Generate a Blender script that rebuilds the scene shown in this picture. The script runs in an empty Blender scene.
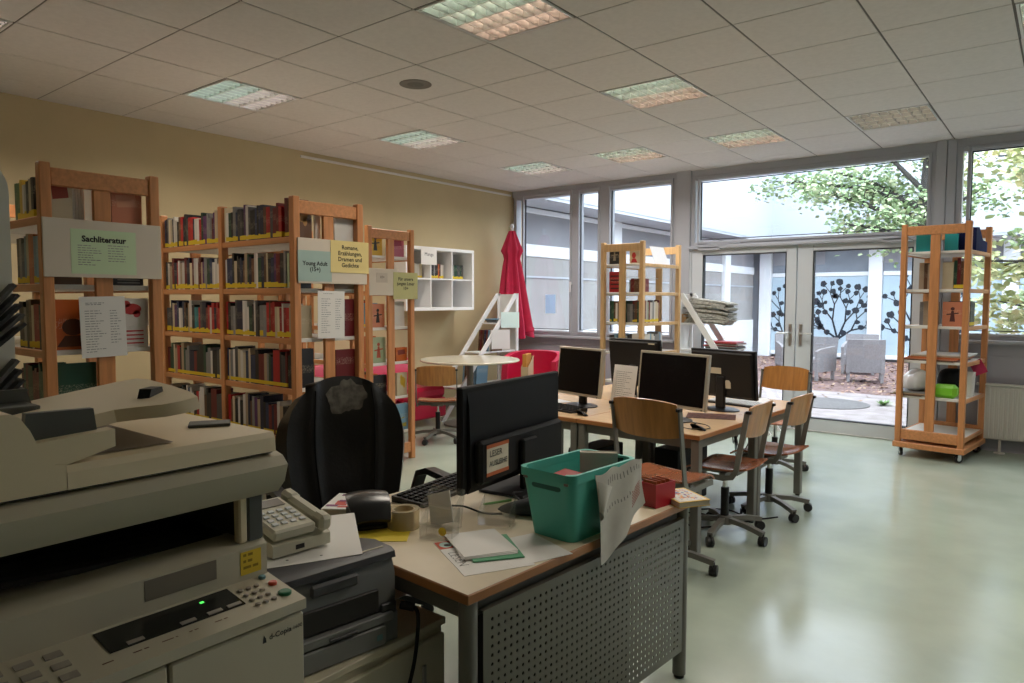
import bpy, math, random
from mathutils import Matrix, Vector, Euler
random.seed(7)
scn = bpy.context.scene
COL = scn.collection
PI = math.pi
def R(d): return math.radians(d)

# ------------------------------------------------------------------ materials
def lin(c):
    c = c / 255.0
    return c / 12.92 if c <= 0.04045 else ((c + 0.055) / 1.055) ** 2.4
def rgb(r, g, b): return (lin(r), lin(g), lin(b), 1.0)
MATS = {}
def nn(nt, t, **kw):
    n = nt.nodes.new(t)
    for k, v in kw.items():
        if k in n.inputs: n.inputs[k].default_value = v
        else: setattr(n, k, v)
    return n
def mat(name, col, rough=0.5, metal=0.0, var=0.0, scale=8.0, bump=0.0, bscale=60.0, coat=0.0, spec=0.5, stretch=None, col2=None):
    if name in MATS: return MATS[name]
    m = bpy.data.materials.new(name); m.use_nodes = True
    nt = m.node_tree; b = nt.nodes['Principled BSDF']
    b.inputs['Roughness'].default_value = rough; b.inputs['Metallic'].default_value = metal
    b.inputs['Base Color'].default_value = col
    b.inputs['Coat Weight'].default_value = coat; b.inputs['Specular IOR Level'].default_value = spec
    tc = nn(nt, 'ShaderNodeTexCoord')
    mp = nn(nt, 'ShaderNodeMapping'); nt.links.new(tc.outputs['Object'], mp.inputs['Vector'])
    if stretch: mp.inputs['Scale'].default_value = stretch
    if var > 0 or col2:
        no = nn(nt, 'ShaderNodeTexNoise', Scale=scale, Detail=5.0)
        nt.links.new(mp.outputs[0], no.inputs['Vector'])
        mx = nn(nt, 'ShaderNodeMix', data_type='RGBA')
        c2 = col2 or (col[0]*(1-var), col[1]*(1-var), col[2]*(1-var), 1)
        mx.inputs[6].default_value = col; mx.inputs[7].default_value = c2
        rp = nn(nt, 'ShaderNodeMapRange'); rp.inputs[1].default_value = 0.35; rp.inputs[2].default_value = 0.65
        nt.links.new(no.outputs[0], rp.inputs[0]); nt.links.new(rp.outputs[0], mx.inputs[0])
        nt.links.new(mx.outputs[2], b.inputs['Base Color'])
    if bump > 0:
        n2 = nn(nt, 'ShaderNodeTexNoise', Scale=bscale, Detail=3.0)
        nt.links.new(mp.outputs[0], n2.inputs['Vector'])
        bp = nn(nt, 'ShaderNodeBump', Strength=bump, Distance=0.004)
        nt.links.new(n2.outputs[0], bp.inputs['Height']); nt.links.new(bp.outputs[0], b.inputs['Normal'])
    MATS[name] = m
    return m
def glass(name, tint=(1, 1, 1, 1), gloss=0.06, rough=0.0, frost=None, dirt=0.0):
    m = bpy.data.materials.new(name); m.use_nodes = True
    nt = m.node_tree; nt.nodes.clear()
    out = nn(nt, 'ShaderNodeOutputMaterial'); tr = nn(nt, 'ShaderNodeBsdfTransparent', Color=tint)
    gl = nn(nt, 'ShaderNodeBsdfGlossy', Roughness=rough)
    lw = nn(nt, 'ShaderNodeLayerWeight', Blend=0.5); pw_ = nn(nt, 'ShaderNodeMath', operation='POWER'); pw_.inputs[1].default_value = 5.0
    nt.links.new(lw.outputs['Facing'], pw_.inputs[0])
    fr = nn(nt, 'ShaderNodeMath', operation='MULTIPLY_ADD'); fr.inputs[1].default_value = 0.9; fr.inputs[2].default_value = 0.045
    nt.links.new(pw_.outputs[0], fr.inputs[0])
    mx = nn(nt, 'ShaderNodeMixShader')
    nt.links.new(fr.outputs[0], mx.inputs[0]); nt.links.new(tr.outputs[0], mx.inputs[1]); nt.links.new(gl.outputs[0], mx.inputs[2])
    last = mx
    if frost:
        df = nn(nt, 'ShaderNodeBsdfDiffuse', Color=frost[0]); m2 = nn(nt, 'ShaderNodeMixShader')
        m2.inputs[0].default_value = frost[1]
        nt.links.new(mx.outputs[0], m2.inputs[1]); nt.links.new(df.outputs[0], m2.inputs[2]); last = m2
    nt.links.new(last.outputs[0], out.inputs[0])
    MATS[name] = m
    return m
def emit(name, col, s):
    m = bpy.data.materials.new(name); m.use_nodes = True
    b = m.node_tree.nodes['Principled BSDF']
    b.inputs['Base Color'].default_value = col; b.inputs['Emission Color'].default_value = col; b.inputs['Emission Strength'].default_value = s
    MATS[name] = m
    return m
def leafmat(name, cols, rough=0.6):
    m = mat(name, cols[0], rough)
    nt = m.node_tree; b = nt.nodes['Principled BSDF']
    g = nn(nt, 'ShaderNodeNewGeometry'); cr = nn(nt, 'ShaderNodeValToRGB')
    e = cr.color_ramp.elements
    e[0].color = cols[0]; e[1].color = cols[-1]
    for i, c in enumerate(cols[1:-1]):
        k = e.new((i + 1) / (len(cols) - 1)); k.color = c
    nt.links.new(g.outputs['Random Per Island'], cr.inputs[0]); nt.links.new(cr.outputs[0], b.inputs['Base Color'])
    b.inputs['Transmission Weight'].default_value = 0.0
    b.inputs['Subsurface Weight'].default_value = 0.0
    return m

# ------------------------------------------------------------------ mesh builder
class MB:
    def __init__(s): s.v = []; s.f = []; s.mi = []; s.M = Matrix.Identity(4); s.m = 0
    def add(s, vs, fs, m=None):
        o = len(s.v); M = s.M
        s.v += [tuple(M @ Vector(p)) for p in vs]
        s.f += [tuple(i + o for i in f) for f in fs]
        s.mi += [s.m if m is None else m] * len(fs)
        return s
    def box(s, x0, x1, y0, y1, z0, z1, b=0.0, m=None):
        if b <= 0:
            vs = [(x, y, z) for x in (x0, x1) for y in (y0, y1) for z in (z0, z1)]
            return s.add(vs, [(0,1,3,2), (4,6,7,5), (0,4,5,1), (2,3,7,6), (0,2,6,4), (1,5,7,3)], m)
        b = min(b, (x1-x0)/2.01, (y1-y0)/2.01, (z1-z0)/2.01)
        P = ((x0, x1), (y0, y1), (z0, z1)); vs = []; idx = {}
        for i in (0, 1):
            for j in (0, 1):
                for k in (0, 1):
                    for a in range(3):
                        p = []
                        for ax, s_ in zip(range(3), (i, j, k)):
                            q = P[ax][s_]
                            if ax != a: q += b if s_ == 0 else -b
                            p.append(q)
                        idx[(i, j, k, a)] = len(vs); vs.append(tuple(p))
        fs = []
        for a in range(3):
            o = [q for q in range(3) if q != a]
            for s_ in (0, 1):
                c = []
                for (u, w) in ((0,0), (1,0), (1,1), (0,1)):
                    k = [0, 0, 0]; k[a] = s_; k[o[0]] = u; k[o[1]] = w; c.append(idx[(*k, a)])
                if (s_ == 1) == (a == 1): c.reverse()
                fs.append(tuple(c))
            for (u, w) in ((0,0), (0,1), (1,0), (1,1)):
                e = []
                for t, ax in ((0, o[0]), (1, o[0]), (1, o[1]), (0, o[1])):
                    k = [0, 0, 0]; k[a] = t; k[o[0]] = u; k[o[1]] = w; e.append(idx[(*k, ax)])
                fs.append(tuple(e))
        for i in (0, 1):
            for j in (0, 1):
                for k in (0, 1): fs.append(tuple(idx[(i, j, k, a)] for a in range(3)))
        return s.add(vs, fs, m)
    def rod(s, p0, p1, r0, r1=None, n=10, m=None, caps=True):
        return s.tube([p0, p1], r0, n, m, caps, r1)
    def tube(s, pts, r, n=8, m=None, caps=True, r1=None):
        pts = [Vector(p) for p in pts]; N = len(pts); vs = []; fs = []
        t0 = (pts[1] - pts[0]).normalized()
        up = Vector((0, 0, 1)) if abs(t0.z) < 0.9 else Vector((1, 0, 0))
        u = t0.cross(up).normalized()
        for i, p in enumerate(pts):
            t = (pts[min(i+1, N-1)] - pts[max(i-1, 0)]).normalized()
            u = (u - t * u.dot(t)).normalized(); w = t.cross(u)
            rr = r if r1 is None else r + (r1 - r) * i / (N - 1)
            if isinstance(r, (list, tuple)): rr = r[i]
            for k in range(n):
                a = 2*PI*k/n; vs.append(tuple(p + u*(rr*math.cos(a)) + w*(rr*math.sin(a))))
        for i in range(N-1):
            for k in range(n):
                k2 = (k+1) % n; fs.append((i*n+k, i*n+k2, (i+1)*n+k2, (i+1)*n+k))
        if caps: fs.append(tuple(range(n-1, -1, -1))); fs.append(tuple(range((N-1)*n, N*n)))
        return s.add(vs, fs, m)
    def strip(s, pts, w, t, side=(1, 0, 0), m=None):
        # flat bar swept along pts: width w along 'side', thickness t across
        pts = [Vector(p) for p in pts]; sd = Vector(side).normalized(); vs = []; fs = []; N = len(pts)
        for i, p in enumerate(pts):
            d = (pts[min(i+1, N-1)] - pts[max(i-1, 0)]).normalized(); n_ = sd.cross(d).normalized()
            for a, b in ((-1,-1), (1,-1), (1,1), (-1,1)): vs.append(tuple(p + sd*(a*w/2) + n_*(b*t/2)))
        for i in range(N-1):
            for k in range(4): fs.append((i*4+k, i*4+(k+1) % 4, i*4+4+(k+1) % 4, i*4+4+k))
        fs.append((3, 2, 1, 0)); fs.append(tuple(range(4*N-4, 4*N)))
        return s.add(vs, fs, m)
    def lathe(s, prof, n=24, o=(0, 0, 0), m=None, cap=True):
        vs = []; fs = []
        for (r, z) in prof:
            for k in range(n): a = 2*PI*k/n; vs.append((o[0]+r*math.cos(a), o[1]+r*math.sin(a), o[2]+z))
        for i in range(len(prof)-1):
            for k in range(n): k2 = (k+1) % n; fs.append((i*n+k, i*n+k2, (i+1)*n+k2, (i+1)*n+k))
        if cap: fs.append(tuple(range(n-1, -1, -1))); L = len(prof)-1; fs.append(tuple(range(L*n, L*n+n)))
        return s.add(vs, fs, m)
    def prism(s, poly, ax, a0, a1, m=None):
        # polygon in the two other axes (order xyz without ax), extruded along ax
        def P(u, w, a): return {'x': (a, u, w), 'y': (u, a, w), 'z': (u, w, a)}[ax]
        n = len(poly); vs = [P(u, w, a0) for u, w in poly] + [P(u, w, a1) for u, w in poly]
        fs = [tuple(range(n-1, -1, -1)), tuple(range(n, 2*n))] + [(i, (i+1) % n, n+(i+1) % n, n+i) for i in range(n)]
        return s.add(vs, fs, m)
    def quad(s, a, b, c, d, m=None): return s.add([a, b, c, d], [(0, 1, 2, 3)], m)
    def sheet(s, fn, nu, nv, t=0.0, m=None):
        # surface fn(u,v)->point, optional thickness t along -normal(approx by z or given)
        vs = [tuple(fn(i/nu, j/nv)) for i in range(nu+1) for j in range(nv+1)]
        W = nv+1
        fs = [(i*W+j, (i+1)*W+j, (i+1)*W+j+1, i*W+j+1) for i in range(nu) for j in range(nv)]
        if t:
            nrm = [Vector((0, 0, 0)) for _ in vs]
            for f in fs:
                a, b, c = (Vector(vs[f[k]]) for k in (0, 1, 2)); q = (b-a).cross(c-a)
                for k in f: nrm[k] = nrm[k] + q
            o = len(vs); v2 = [tuple(Vector(p) - n_.normalized()*t) for p, n_ in zip(vs, nrm)]
            f2 = [tuple(k+o for k in reversed(f)) for f in fs]
            ed = [i*W for i in range(nu+1)], [i*W+nv for i in range(nu, -1, -1)]
            loop = [i*W for i in range(nu+1)] + [nu*W+j for j in range(1, nv+1)] + [i*W+nv for i in range(nu-1, -1, -1)] + [j for j in range(nv-1, 0, -1)]
            f3 = [(loop[(i+1) % len(loop)], loop[i], loop[i]+o, loop[(i+1) % len(loop)]+o) for i in range(len(loop))]
            vs += v2; fs += f2 + f3
        return s.add(vs, fs, m)
    def at(s, x=0, y=0, z=0, rz=0, rx=0, ry=0):
        s.M = Matrix.Translation((x, y, z)) @ Euler((R(rx), R(ry), R(rz))).to_matrix().to_4x4(); return s
    def build(s, name, mats, parent=None, world=False, smooth=35, kind=None, label=None, loc=None):
        if not isinstance(mats, (list, tuple)): mats = [mats]
        v = s.v
        if world and parent is not None:
            I = wm(parent).inverted(); v = [tuple(I @ Vector(p)) for p in v]
        me = bpy.data.meshes.new(name); me.from_pydata(v, [], s.f); me.validate(clean_customdata=False)
        for m in mats: me.materials.append(m)
        if len(me.polygons) == len(s.mi): me.polygons.foreach_set('material_index', s.mi)
        if smooth:
            me.polygons.foreach_set('use_smooth', [True]*len(me.polygons)); me.set_sharp_from_angle(angle=R(smooth))
        me.update()
        o = bpy.data.objects.new(name, me); COL.objects.link(o)
        if parent is not None: o.parent = parent
        if kind: o['kind'] = kind
        if label: o['label'] = label
        if loc: o.location = loc
        return o
def wm(o):
    m = o.matrix_basis.copy(); p = o.parent
    while p is not None: m = p.matrix_basis @ m; p = p.parent
    return m
def thing(name, label, cat, loc=(0, 0, 0), rz=0, group=None, rx=0, ry=0):
    o = bpy.data.objects.new(name, None); COL.objects.link(o)
    o.empty_display_size = 0.05
    o.location = loc; o.rotation_euler = (R(rx), R(ry), R(rz)); o['label'] = label; o['category'] = cat
    if group: o['group'] = group
    return o
def tag(o, label, cat, group=None, kind=None):
    o['label'] = label; o['category'] = cat
    if group: o['group'] = group
    if kind: o['kind'] = kind
    return o
def struct(name, mb, m, label, cat, parent=None, smooth=35):
    o = mb.build(name, m, parent, smooth=smooth)
    if parent is None: o['kind'] = 'structure'; o['label'] = label; o['category'] = cat
    return o
def recentre(o):
    # move a one-mesh thing's origin to its base
    me = o.data; n = len(me.vertices); xs = [v.co.copy() for v in me.vertices]
    c = Vector(((min(p.x for p in xs)+max(p.x for p in xs))/2, (min(p.y for p in xs)+max(p.y for p in xs))/2, min(p.z for p in xs)))
    me.transform(Matrix.Translation(-c)); o.location = o.location + c
    return o
FACE = {'+x': Matrix(((0, 0, 1, 0), (1, 0, 0, 0), (0, 1, 0, 0), (0, 0, 0, 1))),
        '-y': Matrix(((1, 0, 0, 0), (0, 0, -1, 0), (0, 1, 0, 0), (0, 0, 0, 1))),
        '+z': Matrix.Identity(4)}
def text_into(mb, txt, size, M, align='CENTER', m=None, space=1.0, off=0.0):
    cu = bpy.data.curves.new('tmp', 'FONT'); cu.body = txt; cu.size = size; cu.align_x = align; cu.align_y = 'TOP'
    cu.space_line = space; cu.offset = off; cu.resolution_u = 2
    ob = bpy.data.objects.new('tmp', cu); COL.objects.link(ob)
    dg = bpy.context.evaluated_depsgraph_get(); me = bpy.data.meshes.new_from_object(ob.evaluated_get(dg))
    vs = [tuple(M @ v.co) for v in me.vertices]; fs = [tuple(p.vertices) for p in me.polygons]
    bpy.data.objects.remove(ob); bpy.data.curves.remove(cu); bpy.data.meshes.remove(me)
    mb.add(vs, fs, m)
    return mb
def rule_lines(mb, M, x0, x1, y0, y1, n, h, rnd, m=None, fill=(0.5, 1.0)):
    # rows of faint illegible print on a sheet
    for i in range(n):
        y = y1 - (y1-y0)*(i+0.5)/n
        x = x0; e = x0 + (x1-x0)*rnd.uniform(*fill)
        while x < e:
            w = rnd.uniform(0.006, 0.022)
            mb.add([tuple(M @ Vector(p)) for p in ((x, y, 0), (min(x+w, e), y, 0), (min(x+w, e), y+h, 0), (x, y+h, 0))], [(0, 1, 2, 3)], m)
            x += w + 0.004
    return mb

# ------------------------------------------------------------------ palette
M_wall = mat('yellow_plaster', (0.57, 0.465, 0.275, 1), 0.85, var=0.05, scale=3, bump=0.05, bscale=120)
M_white_wall = mat('white_plaster', (0.74, 0.74, 0.74, 1), 0.85, var=0.03, scale=2)
M_parapet = mat('lilac_grey_panel', (0.40, 0.39, 0.44, 1), 0.5, var=0.04)
M_frame = mat('window_frame_paint', (0.42, 0.43, 0.47, 1), 0.35)
M_dframe = mat('door_frame_paint', (0.56, 0.59, 0.62, 1), 0.3)
M_gasket = mat('black_gasket', (0.015, 0.015, 0.017, 1), 0.6)
M_steel = mat('brushed_steel', (0.6, 0.6, 0.6, 1), 0.3, 1.0)
M_chrome = mat('chrome', (0.75, 0.75, 0.77, 1), 0.12, 1.0)
M_tile = mat('ceiling_tile', (0.68, 0.645, 0.625, 1), 0.9, var=0.06, scale=30, bump=0.15, bscale=200)
M_gap = mat('ceiling_grid_bar', (0.10, 0.09, 0.08, 1), 0.6)
M_beech = mat('beech', (0.62, 0.265, 0.10, 1), 0.42, var=0.22, scale=5, stretch=(9, 9, 0.8))
M_beech_h = mat('beech_board', (0.62, 0.27, 0.105, 1), 0.42, var=0.22, scale=5, stretch=(0.8, 9, 9))
M_pine = mat('pale_beech', (0.66, 0.42, 0.20, 1), 0.42, var=0.18, scale=5, stretch=(9, 9, 0.8))
M_shelfwhite = mat('white_melamine', (0.72, 0.70, 0.66, 1), 0.4)
M_signboard = mat('sign_board', (0.66, 0.58, 0.48, 1), 0.6)
M_white = mat('white_lacquer', (0.80, 0.80, 0.80, 1), 0.35)
M_paper = mat('white_paper', (0.78, 0.76, 0.73, 1), 0.8)
M_paper_b = mat('bright_paper', (0.66, 0.67, 0.69, 1), 0.8)
M_ink = mat('black_ink', (0.012, 0.012, 0.014, 1), 0.7)
M_ink_g = mat('grey_ink', (0.22, 0.22, 0.23, 1), 0.8)
M_green_p = mat('pale_green_paper', (0.58, 0.72, 0.47, 1), 0.8)
M_blue_p = mat('pale_blue_paper', (0.37, 0.49, 0.45, 1), 0.8)
M_yellow_p = mat('pale_yellow_paper', (0.74, 0.60, 0.26, 1), 0.8)
M_lime_p = mat('lime_paper', (0.52, 0.50, 0.24, 1), 0.8)
M_desk = mat('desk_laminate', (0.70, 0.60, 0.44, 1), 0.35, var=0.05, scale=12)
M_table = mat('table_beech', (0.68, 0.48, 0.29, 1), 0.25, var=0.10, scale=5, stretch=(1, 10, 10))
M_edge = mat('table_edge', (0.42, 0.17, 0.05, 1), 0.4, var=0.2, scale=6)
M_metal_g = mat('grey_powder_coat', (0.16, 0.155, 0.135, 1), 0.4)
M_metal_l = mat('light_grey_powder_coat', (0.40, 0.39, 0.36, 1), 0.4)
M_panel = mat('perforated_sheet', (0.155, 0.15, 0.12, 1), 0.42, 0.3)
M_ply = mat('chair_plywood', (0.52, 0.23, 0.06, 1), 0.28, var=0.25, scale=6, stretch=(8, 1, 1), coat=0.2)
M_seat = mat('seat_plywood', (0.33, 0.115, 0.055, 1), 0.25, var=0.2, scale=6, stretch=(8, 1, 1), coat=0.3)
M_black = mat('black_plastic', (0.010, 0.010, 0.011, 1), 0.40, spec=0.35)
M_black_m = mat('matt_black_plastic', (0.010, 0.010, 0.011, 1), 0.6, spec=0.2)
M_leather = mat('black_leather', (0.010, 0.0095, 0.009, 1), 0.42, bump=0.25, bscale=70, var=0.2, scale=5)
M_worn = mat('worn_leather', (0.20, 0.18, 0.15, 1), 0.9, var=0.55, scale=30)
M_screen = mat('screen_off', (0.004, 0.004, 0.005, 1), 0.22, spec=0.2)
M_bezel = mat('silver_bezel', (0.50, 0.46, 0.38, 1), 0.35, 0.4)
M_label = mat('label_paper', (0.62, 0.57, 0.45, 1), 0.8)
M_orange_t = mat('orange_tape', (0.45, 0.10, 0.02, 1), 0.5)
M_turq = mat('turquoise_plastic', (0.075, 0.44, 0.36, 1), 0.4)
M_red = mat('red_leatherette', (0.50, 0.012, 0.055, 1), 0.38)
M_redcloth = mat('red_parasol_cloth', (0.52, 0.012, 0.06, 1), 0.75, var=0.15, scale=8)
M_redbox = mat('red_card', (0.42, 0.008, 0.02, 1), 0.4)
M_cop = mat('copier_beige', (0.74, 0.625, 0.43, 1), 0.45)
M_cop_g = mat('copier_grey_beige', (0.52, 0.475, 0.36, 1), 0.45)
M_cop_d = mat('copier_dark_grey', (0.075, 0.078, 0.07, 1), 0.5)
M_cop_k = mat('copier_inside', (0.022, 0.02, 0.018, 1), 0.55)
M_print_t = mat('printer_charcoal', (0.045, 0.045, 0.05, 1), 0.45)
M_print = mat('printer_grey', (0.16, 0.165, 0.165, 1), 0.5)
M_cab = mat('cream_cabinet', (0.66, 0.61, 0.47, 1), 0.5)
M_phone = mat('phone_beige', (0.50, 0.48, 0.37, 1), 0.45)
M_phone_d = mat('phone_display', (0.13, 0.12, 0.10, 1), 0.25)
M_yellow = mat('yellow_sticker', (0.72, 0.50, 0.03, 1), 0.6)
M_folder = mat('yellow_folder', (0.78, 0.60, 0.04, 1), 0.6)
M_green_b = mat('green_button', (0.01, 0.16, 0.07, 1), 0.4)
M_red_b = mat('red_button', (0.55, 0.07, 0.03, 1), 0.4)
M_blue_b = mat('blue_button', (0.12, 0.25, 0.28, 1), 0.4)
M_keys = mat('grey_keys', (0.34, 0.30, 0.25, 1), 0.5)
M_white_k = mat('white_keys', (0.55, 0.58, 0.60, 1), 0.5)
M_acryl = glass('clear_acrylic', (0.96, 0.96, 0.955, 1), frost=((0.8, 0.79, 0.77, 1), 0.05))
M_tape = glass('clear_tape', (0.93, 0.88, 0.74, 1), frost=((0.70, 0.63, 0.46, 1), 0.35))
M_pane = glass('window_glass', (0.97, 0.985, 1.0, 1))
M_frost = glass('frosted_film', (0.8, 0.86, 0.9, 1), frost=((0.62, 0.72, 0.78, 1), 0.85), rough=0.3)
M_pages = mat('book_pages', (0.62, 0.56, 0.44, 1), 0.9)
M_green = mat('green_plastic', (0.20, 0.55, 0.03, 1), 0.4)
M_navy = mat('navy_plastic', (0.010, 0.014, 0.06, 1), 0.8, spec=0.1)
M_teal = mat('teal_card', (0.02, 0.34, 0.36, 1), 0.5)
M_kraft = mat('kraft_paper', (0.45, 0.26, 0.12, 1), 0.8)
M_news = mat('newsprint', (0.50, 0.49, 0.44, 1), 0.9, var=0.55, scale=40)
M_rubber = mat('caster_rubber', (0.015, 0.015, 0.016, 1), 0.5)
M_radiator = mat('radiator_enamel', (0.62, 0.60, 0.55, 1), 0.4)
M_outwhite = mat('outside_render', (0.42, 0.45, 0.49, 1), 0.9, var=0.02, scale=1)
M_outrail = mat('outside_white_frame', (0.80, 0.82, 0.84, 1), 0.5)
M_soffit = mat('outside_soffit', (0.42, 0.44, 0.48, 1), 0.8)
M_blind = mat('outside_blind', (0.30, 0.30, 0.32, 1), 0.8, var=0.12, scale=2)
M_outglass = mat('outside_frosted_pane', (0.46, 0.58, 0.66, 1), 0.22, var=0.12, scale=0.8)
M_outglass2 = mat('outside_dark_pane', (0.26, 0.29, 0.33, 1), 0.15, var=0.2, scale=2)
M_outglass3 = mat('outside_milky_pane', (0.36, 0.345, 0.33, 1), 0.25, var=0.18, scale=1.2)
M_wicker = mat('grey_wicker', (0.31, 0.295, 0.305, 1), 0.8, var=0.3, scale=60, bump=0.5, bscale=90)
M_decal = mat('dark_foil', (0.012, 0.018, 0.03, 1), 0.6)
M_bark = mat('bark', (0.05, 0.045, 0.04, 1), 0.9, var=0.3, scale=20)
M_leaf = leafmat('maple_leaf', [(0.16, 0.25, 0.12, 1), (0.27, 0.38, 0.18, 1), (0.38, 0.48, 0.27, 1), (0.50, 0.50, 0.32, 1)])
M_leaf2 = leafmat('autumn_leaf', [(0.34, 0.40, 0.16, 1), (0.58, 0.56, 0.30, 1), (0.40, 0.50, 0.26, 1), (0.70, 0.60, 0.32, 1)])
M_litter = leafmat('fallen_leaf', [(0.20, 0.10, 0.06, 1), (0.36, 0.20, 0.14, 1), (0.45, 0.32, 0.22, 1), (0.22, 0.13, 0.11, 1)])
M_weed = leafmat('weed_leaf', [(0.12, 0.26, 0.07, 1), (0.22, 0.36, 0.12, 1)])
M_ground = mat('leaf_littered_soil', (0.25, 0.16, 0.15, 1), 0.95, scale=9, col2=(0.14, 0.085, 0.08, 1), bump=0.4, bscale=30)
M_pave = mat('courtyard_paving', (0.36, 0.32, 0.32, 1), 0.85, scale=5, col2=(0.27, 0.23, 0.225, 1), bump=0.2, bscale=60)
def book_material():
    m = bpy.data.materials.new('book_cover'); m.use_nodes = True; nt = m.node_tree; b = nt.nodes['Principled BSDF']
    b.inputs['Roughness'].default_value = 0.4
    oi = nn(nt, 'ShaderNodeObjectInfo'); tc = nn(nt, 'ShaderNodeTexCoord'); sp = nn(nt, 'ShaderNodeSeparateXYZ')
    nt.links.new(tc.outputs['Generated'], sp.inputs[0])
    # printed title band at a height of its own on every book
    ad = nn(nt, 'ShaderNodeMath', operation='MULTIPLY'); ad.inputs[1].default_value = 0.35; nt.links.new(oi.outputs['Random'], ad.inputs[0])
    su = nn(nt, 'ShaderNodeMath', operation='SUBTRACT'); nt.links.new(sp.outputs[2], su.inputs[0]); nt.links.new(ad.outputs[0], su.inputs[1])
    cm = nn(nt, 'ShaderNodeMath', operation='COMPARE'); cm.inputs[1].default_value = 0.42; cm.inputs[2].default_value = 0.10
    nt.links.new(su.outputs[0], cm.inputs[0])
    no = nn(nt, 'ShaderNodeTexNoise', Scale=220.0, Detail=1.0); nt.links.new(tc.outputs['Object'], no.inputs['Vector'])
    gt = nn(nt, 'ShaderNodeMath', operation='GREATER_THAN'); gt.inputs[1].default_value = 0.56; nt.links.new(no.outputs[0], gt.inputs[0])
    mu = nn(nt, 'ShaderNodeMath', operation='MULTIPLY'); nt.links.new(cm.outputs[0], mu.inputs[0]); nt.links.new(gt.outputs[0], mu.inputs[1])
    m2 = nn(nt, 'ShaderNodeMath', operation='MULTIPLY'); m2.inputs[1].default_value = 0.30; nt.links.new(mu.outputs[0], m2.inputs[0])
    inv = nn(nt, 'ShaderNodeMix', data_type='RGBA'); inv.inputs[7].default_value = (0.7, 0.62, 0.45, 1); inv.inputs[6].default_value = (0, 0, 0, 1)
    nt.links.new(oi.outputs['Color'], inv.inputs[6]); nt.links.new(m2.outputs[0], inv.inputs[0])
    nt.links.new(inv.outputs[2], b.inputs['Base Color'])
    return m
M_book = book_material()

def translucent_paper():
    m = bpy.data.materials.new('backlit_paper'); m.use_nodes = True; nt = m.node_tree; nt.nodes.clear()
    o = nn(nt, 'ShaderNodeOutputMaterial'); d = nn(nt, 'ShaderNodeBsdfDiffuse', Color=(0.62, 0.72, 0.80, 1)); t = nn(nt, 'ShaderNodeBsdfTranslucent', Color=(0.62, 0.76, 0.86, 1)); x = nn(nt, 'ShaderNodeMixShader')
    x.inputs[0].default_value = 0.6; nt.links.new(d.outputs[0], x.inputs[1]); nt.links.new(t.outputs[0], x.inputs[2]); nt.links.new(x.outputs[0], o.inputs[0]); return m
M_paper_t = translucent_paper()
SKY, EXPO, LAMP, LAMPW = 10.0, -0.2, 9.0, 19.0
# ------------------------------------------------------------------ camera, world
H = 1.42
YAW, PIT, ROL = .6703, .05984, .00235
fwd = Vector((-math.sin(YAW)*math.cos(PIT), math.cos(YAW)*math.cos(PIT), -math.sin(PIT)))
r0 = Vector((math.cos(YAW), math.sin(YAW), 0)); u0 = r0.cross(fwd)
rt = r0*math.cos(ROL) + u0*math.sin(ROL); up = rt.cross(fwd)
cd = bpy.data.cameras.new('camera'); cam = bpy.data.objects.new('camera', cd); COL.objects.link(cam)
mw = Matrix((rt, up, -fwd)).transposed().to_4x4(); mw.translation = (0, 0, H); cam.matrix_world = mw
cd.sensor_width = 36.0; cd.lens = 36.0*700.5/1024; cd.clip_start = 0.05; cd.clip_end = 200
scn.camera = cam
w = bpy.data.worlds.new('overcast_sky'); scn.world = w; w.use_nodes = True
bg = w.node_tree.nodes['Background']
tcw = nn(w.node_tree, 'ShaderNodeTexCoord'); spw = nn(w.node_tree, 'ShaderNodeSeparateXYZ'); crw = nn(w.node_tree, 'ShaderNodeValToRGB')
w.node_tree.links.new(tcw.outputs['Generated'], spw.inputs[0]); w.node_tree.links.new(spw.outputs[2], crw.inputs[0])
crw.color_ramp.elements[0].color = (0.62, 0.72, 0.86, 1); crw.color_ramp.elements[1].color = (0.88, 0.95, 1.0, 1)
w.node_tree.links.new(crw.outputs[0], bg.inputs[0]); bg.inputs[1].default_value = SKY
scn.view_settings.view_transform = 'Standard'; scn.view_settings.look = 'None'
scn.view_settings.gamma = 1.0; scn.view_settings.use_curve_mapping = False
scn.view_settings.exposure = EXPO
scn.cycles.use_denoising = True
for (px, pw, pz, ph) in ((-5.0, 2.5, 1.9, 1.9), (-2.3, 2.5, 1.44, 2.85), (1.6, 4.9, 1.95, 1.75)):
    ld = bpy.data.lights.new('window_daylight', 'AREA'); ld.shape = 'RECTANGLE'; ld.size = pw; ld.size_y = ph; ld.cycles.is_portal = True
    lo = bpy.data.objects.new('window_daylight', ld); COL.objects.link(lo); lo.location = (px, 8.16, pz); lo.rotation_euler = (R(-90), 0, 0)
scn.cycles.max_bounces = 8; scn.cycles.diffuse_bounces = 5; scn.cycles.transparent_max_bounces = 16
scn.cycles.sample_clamp_indirect = 6.0

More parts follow.
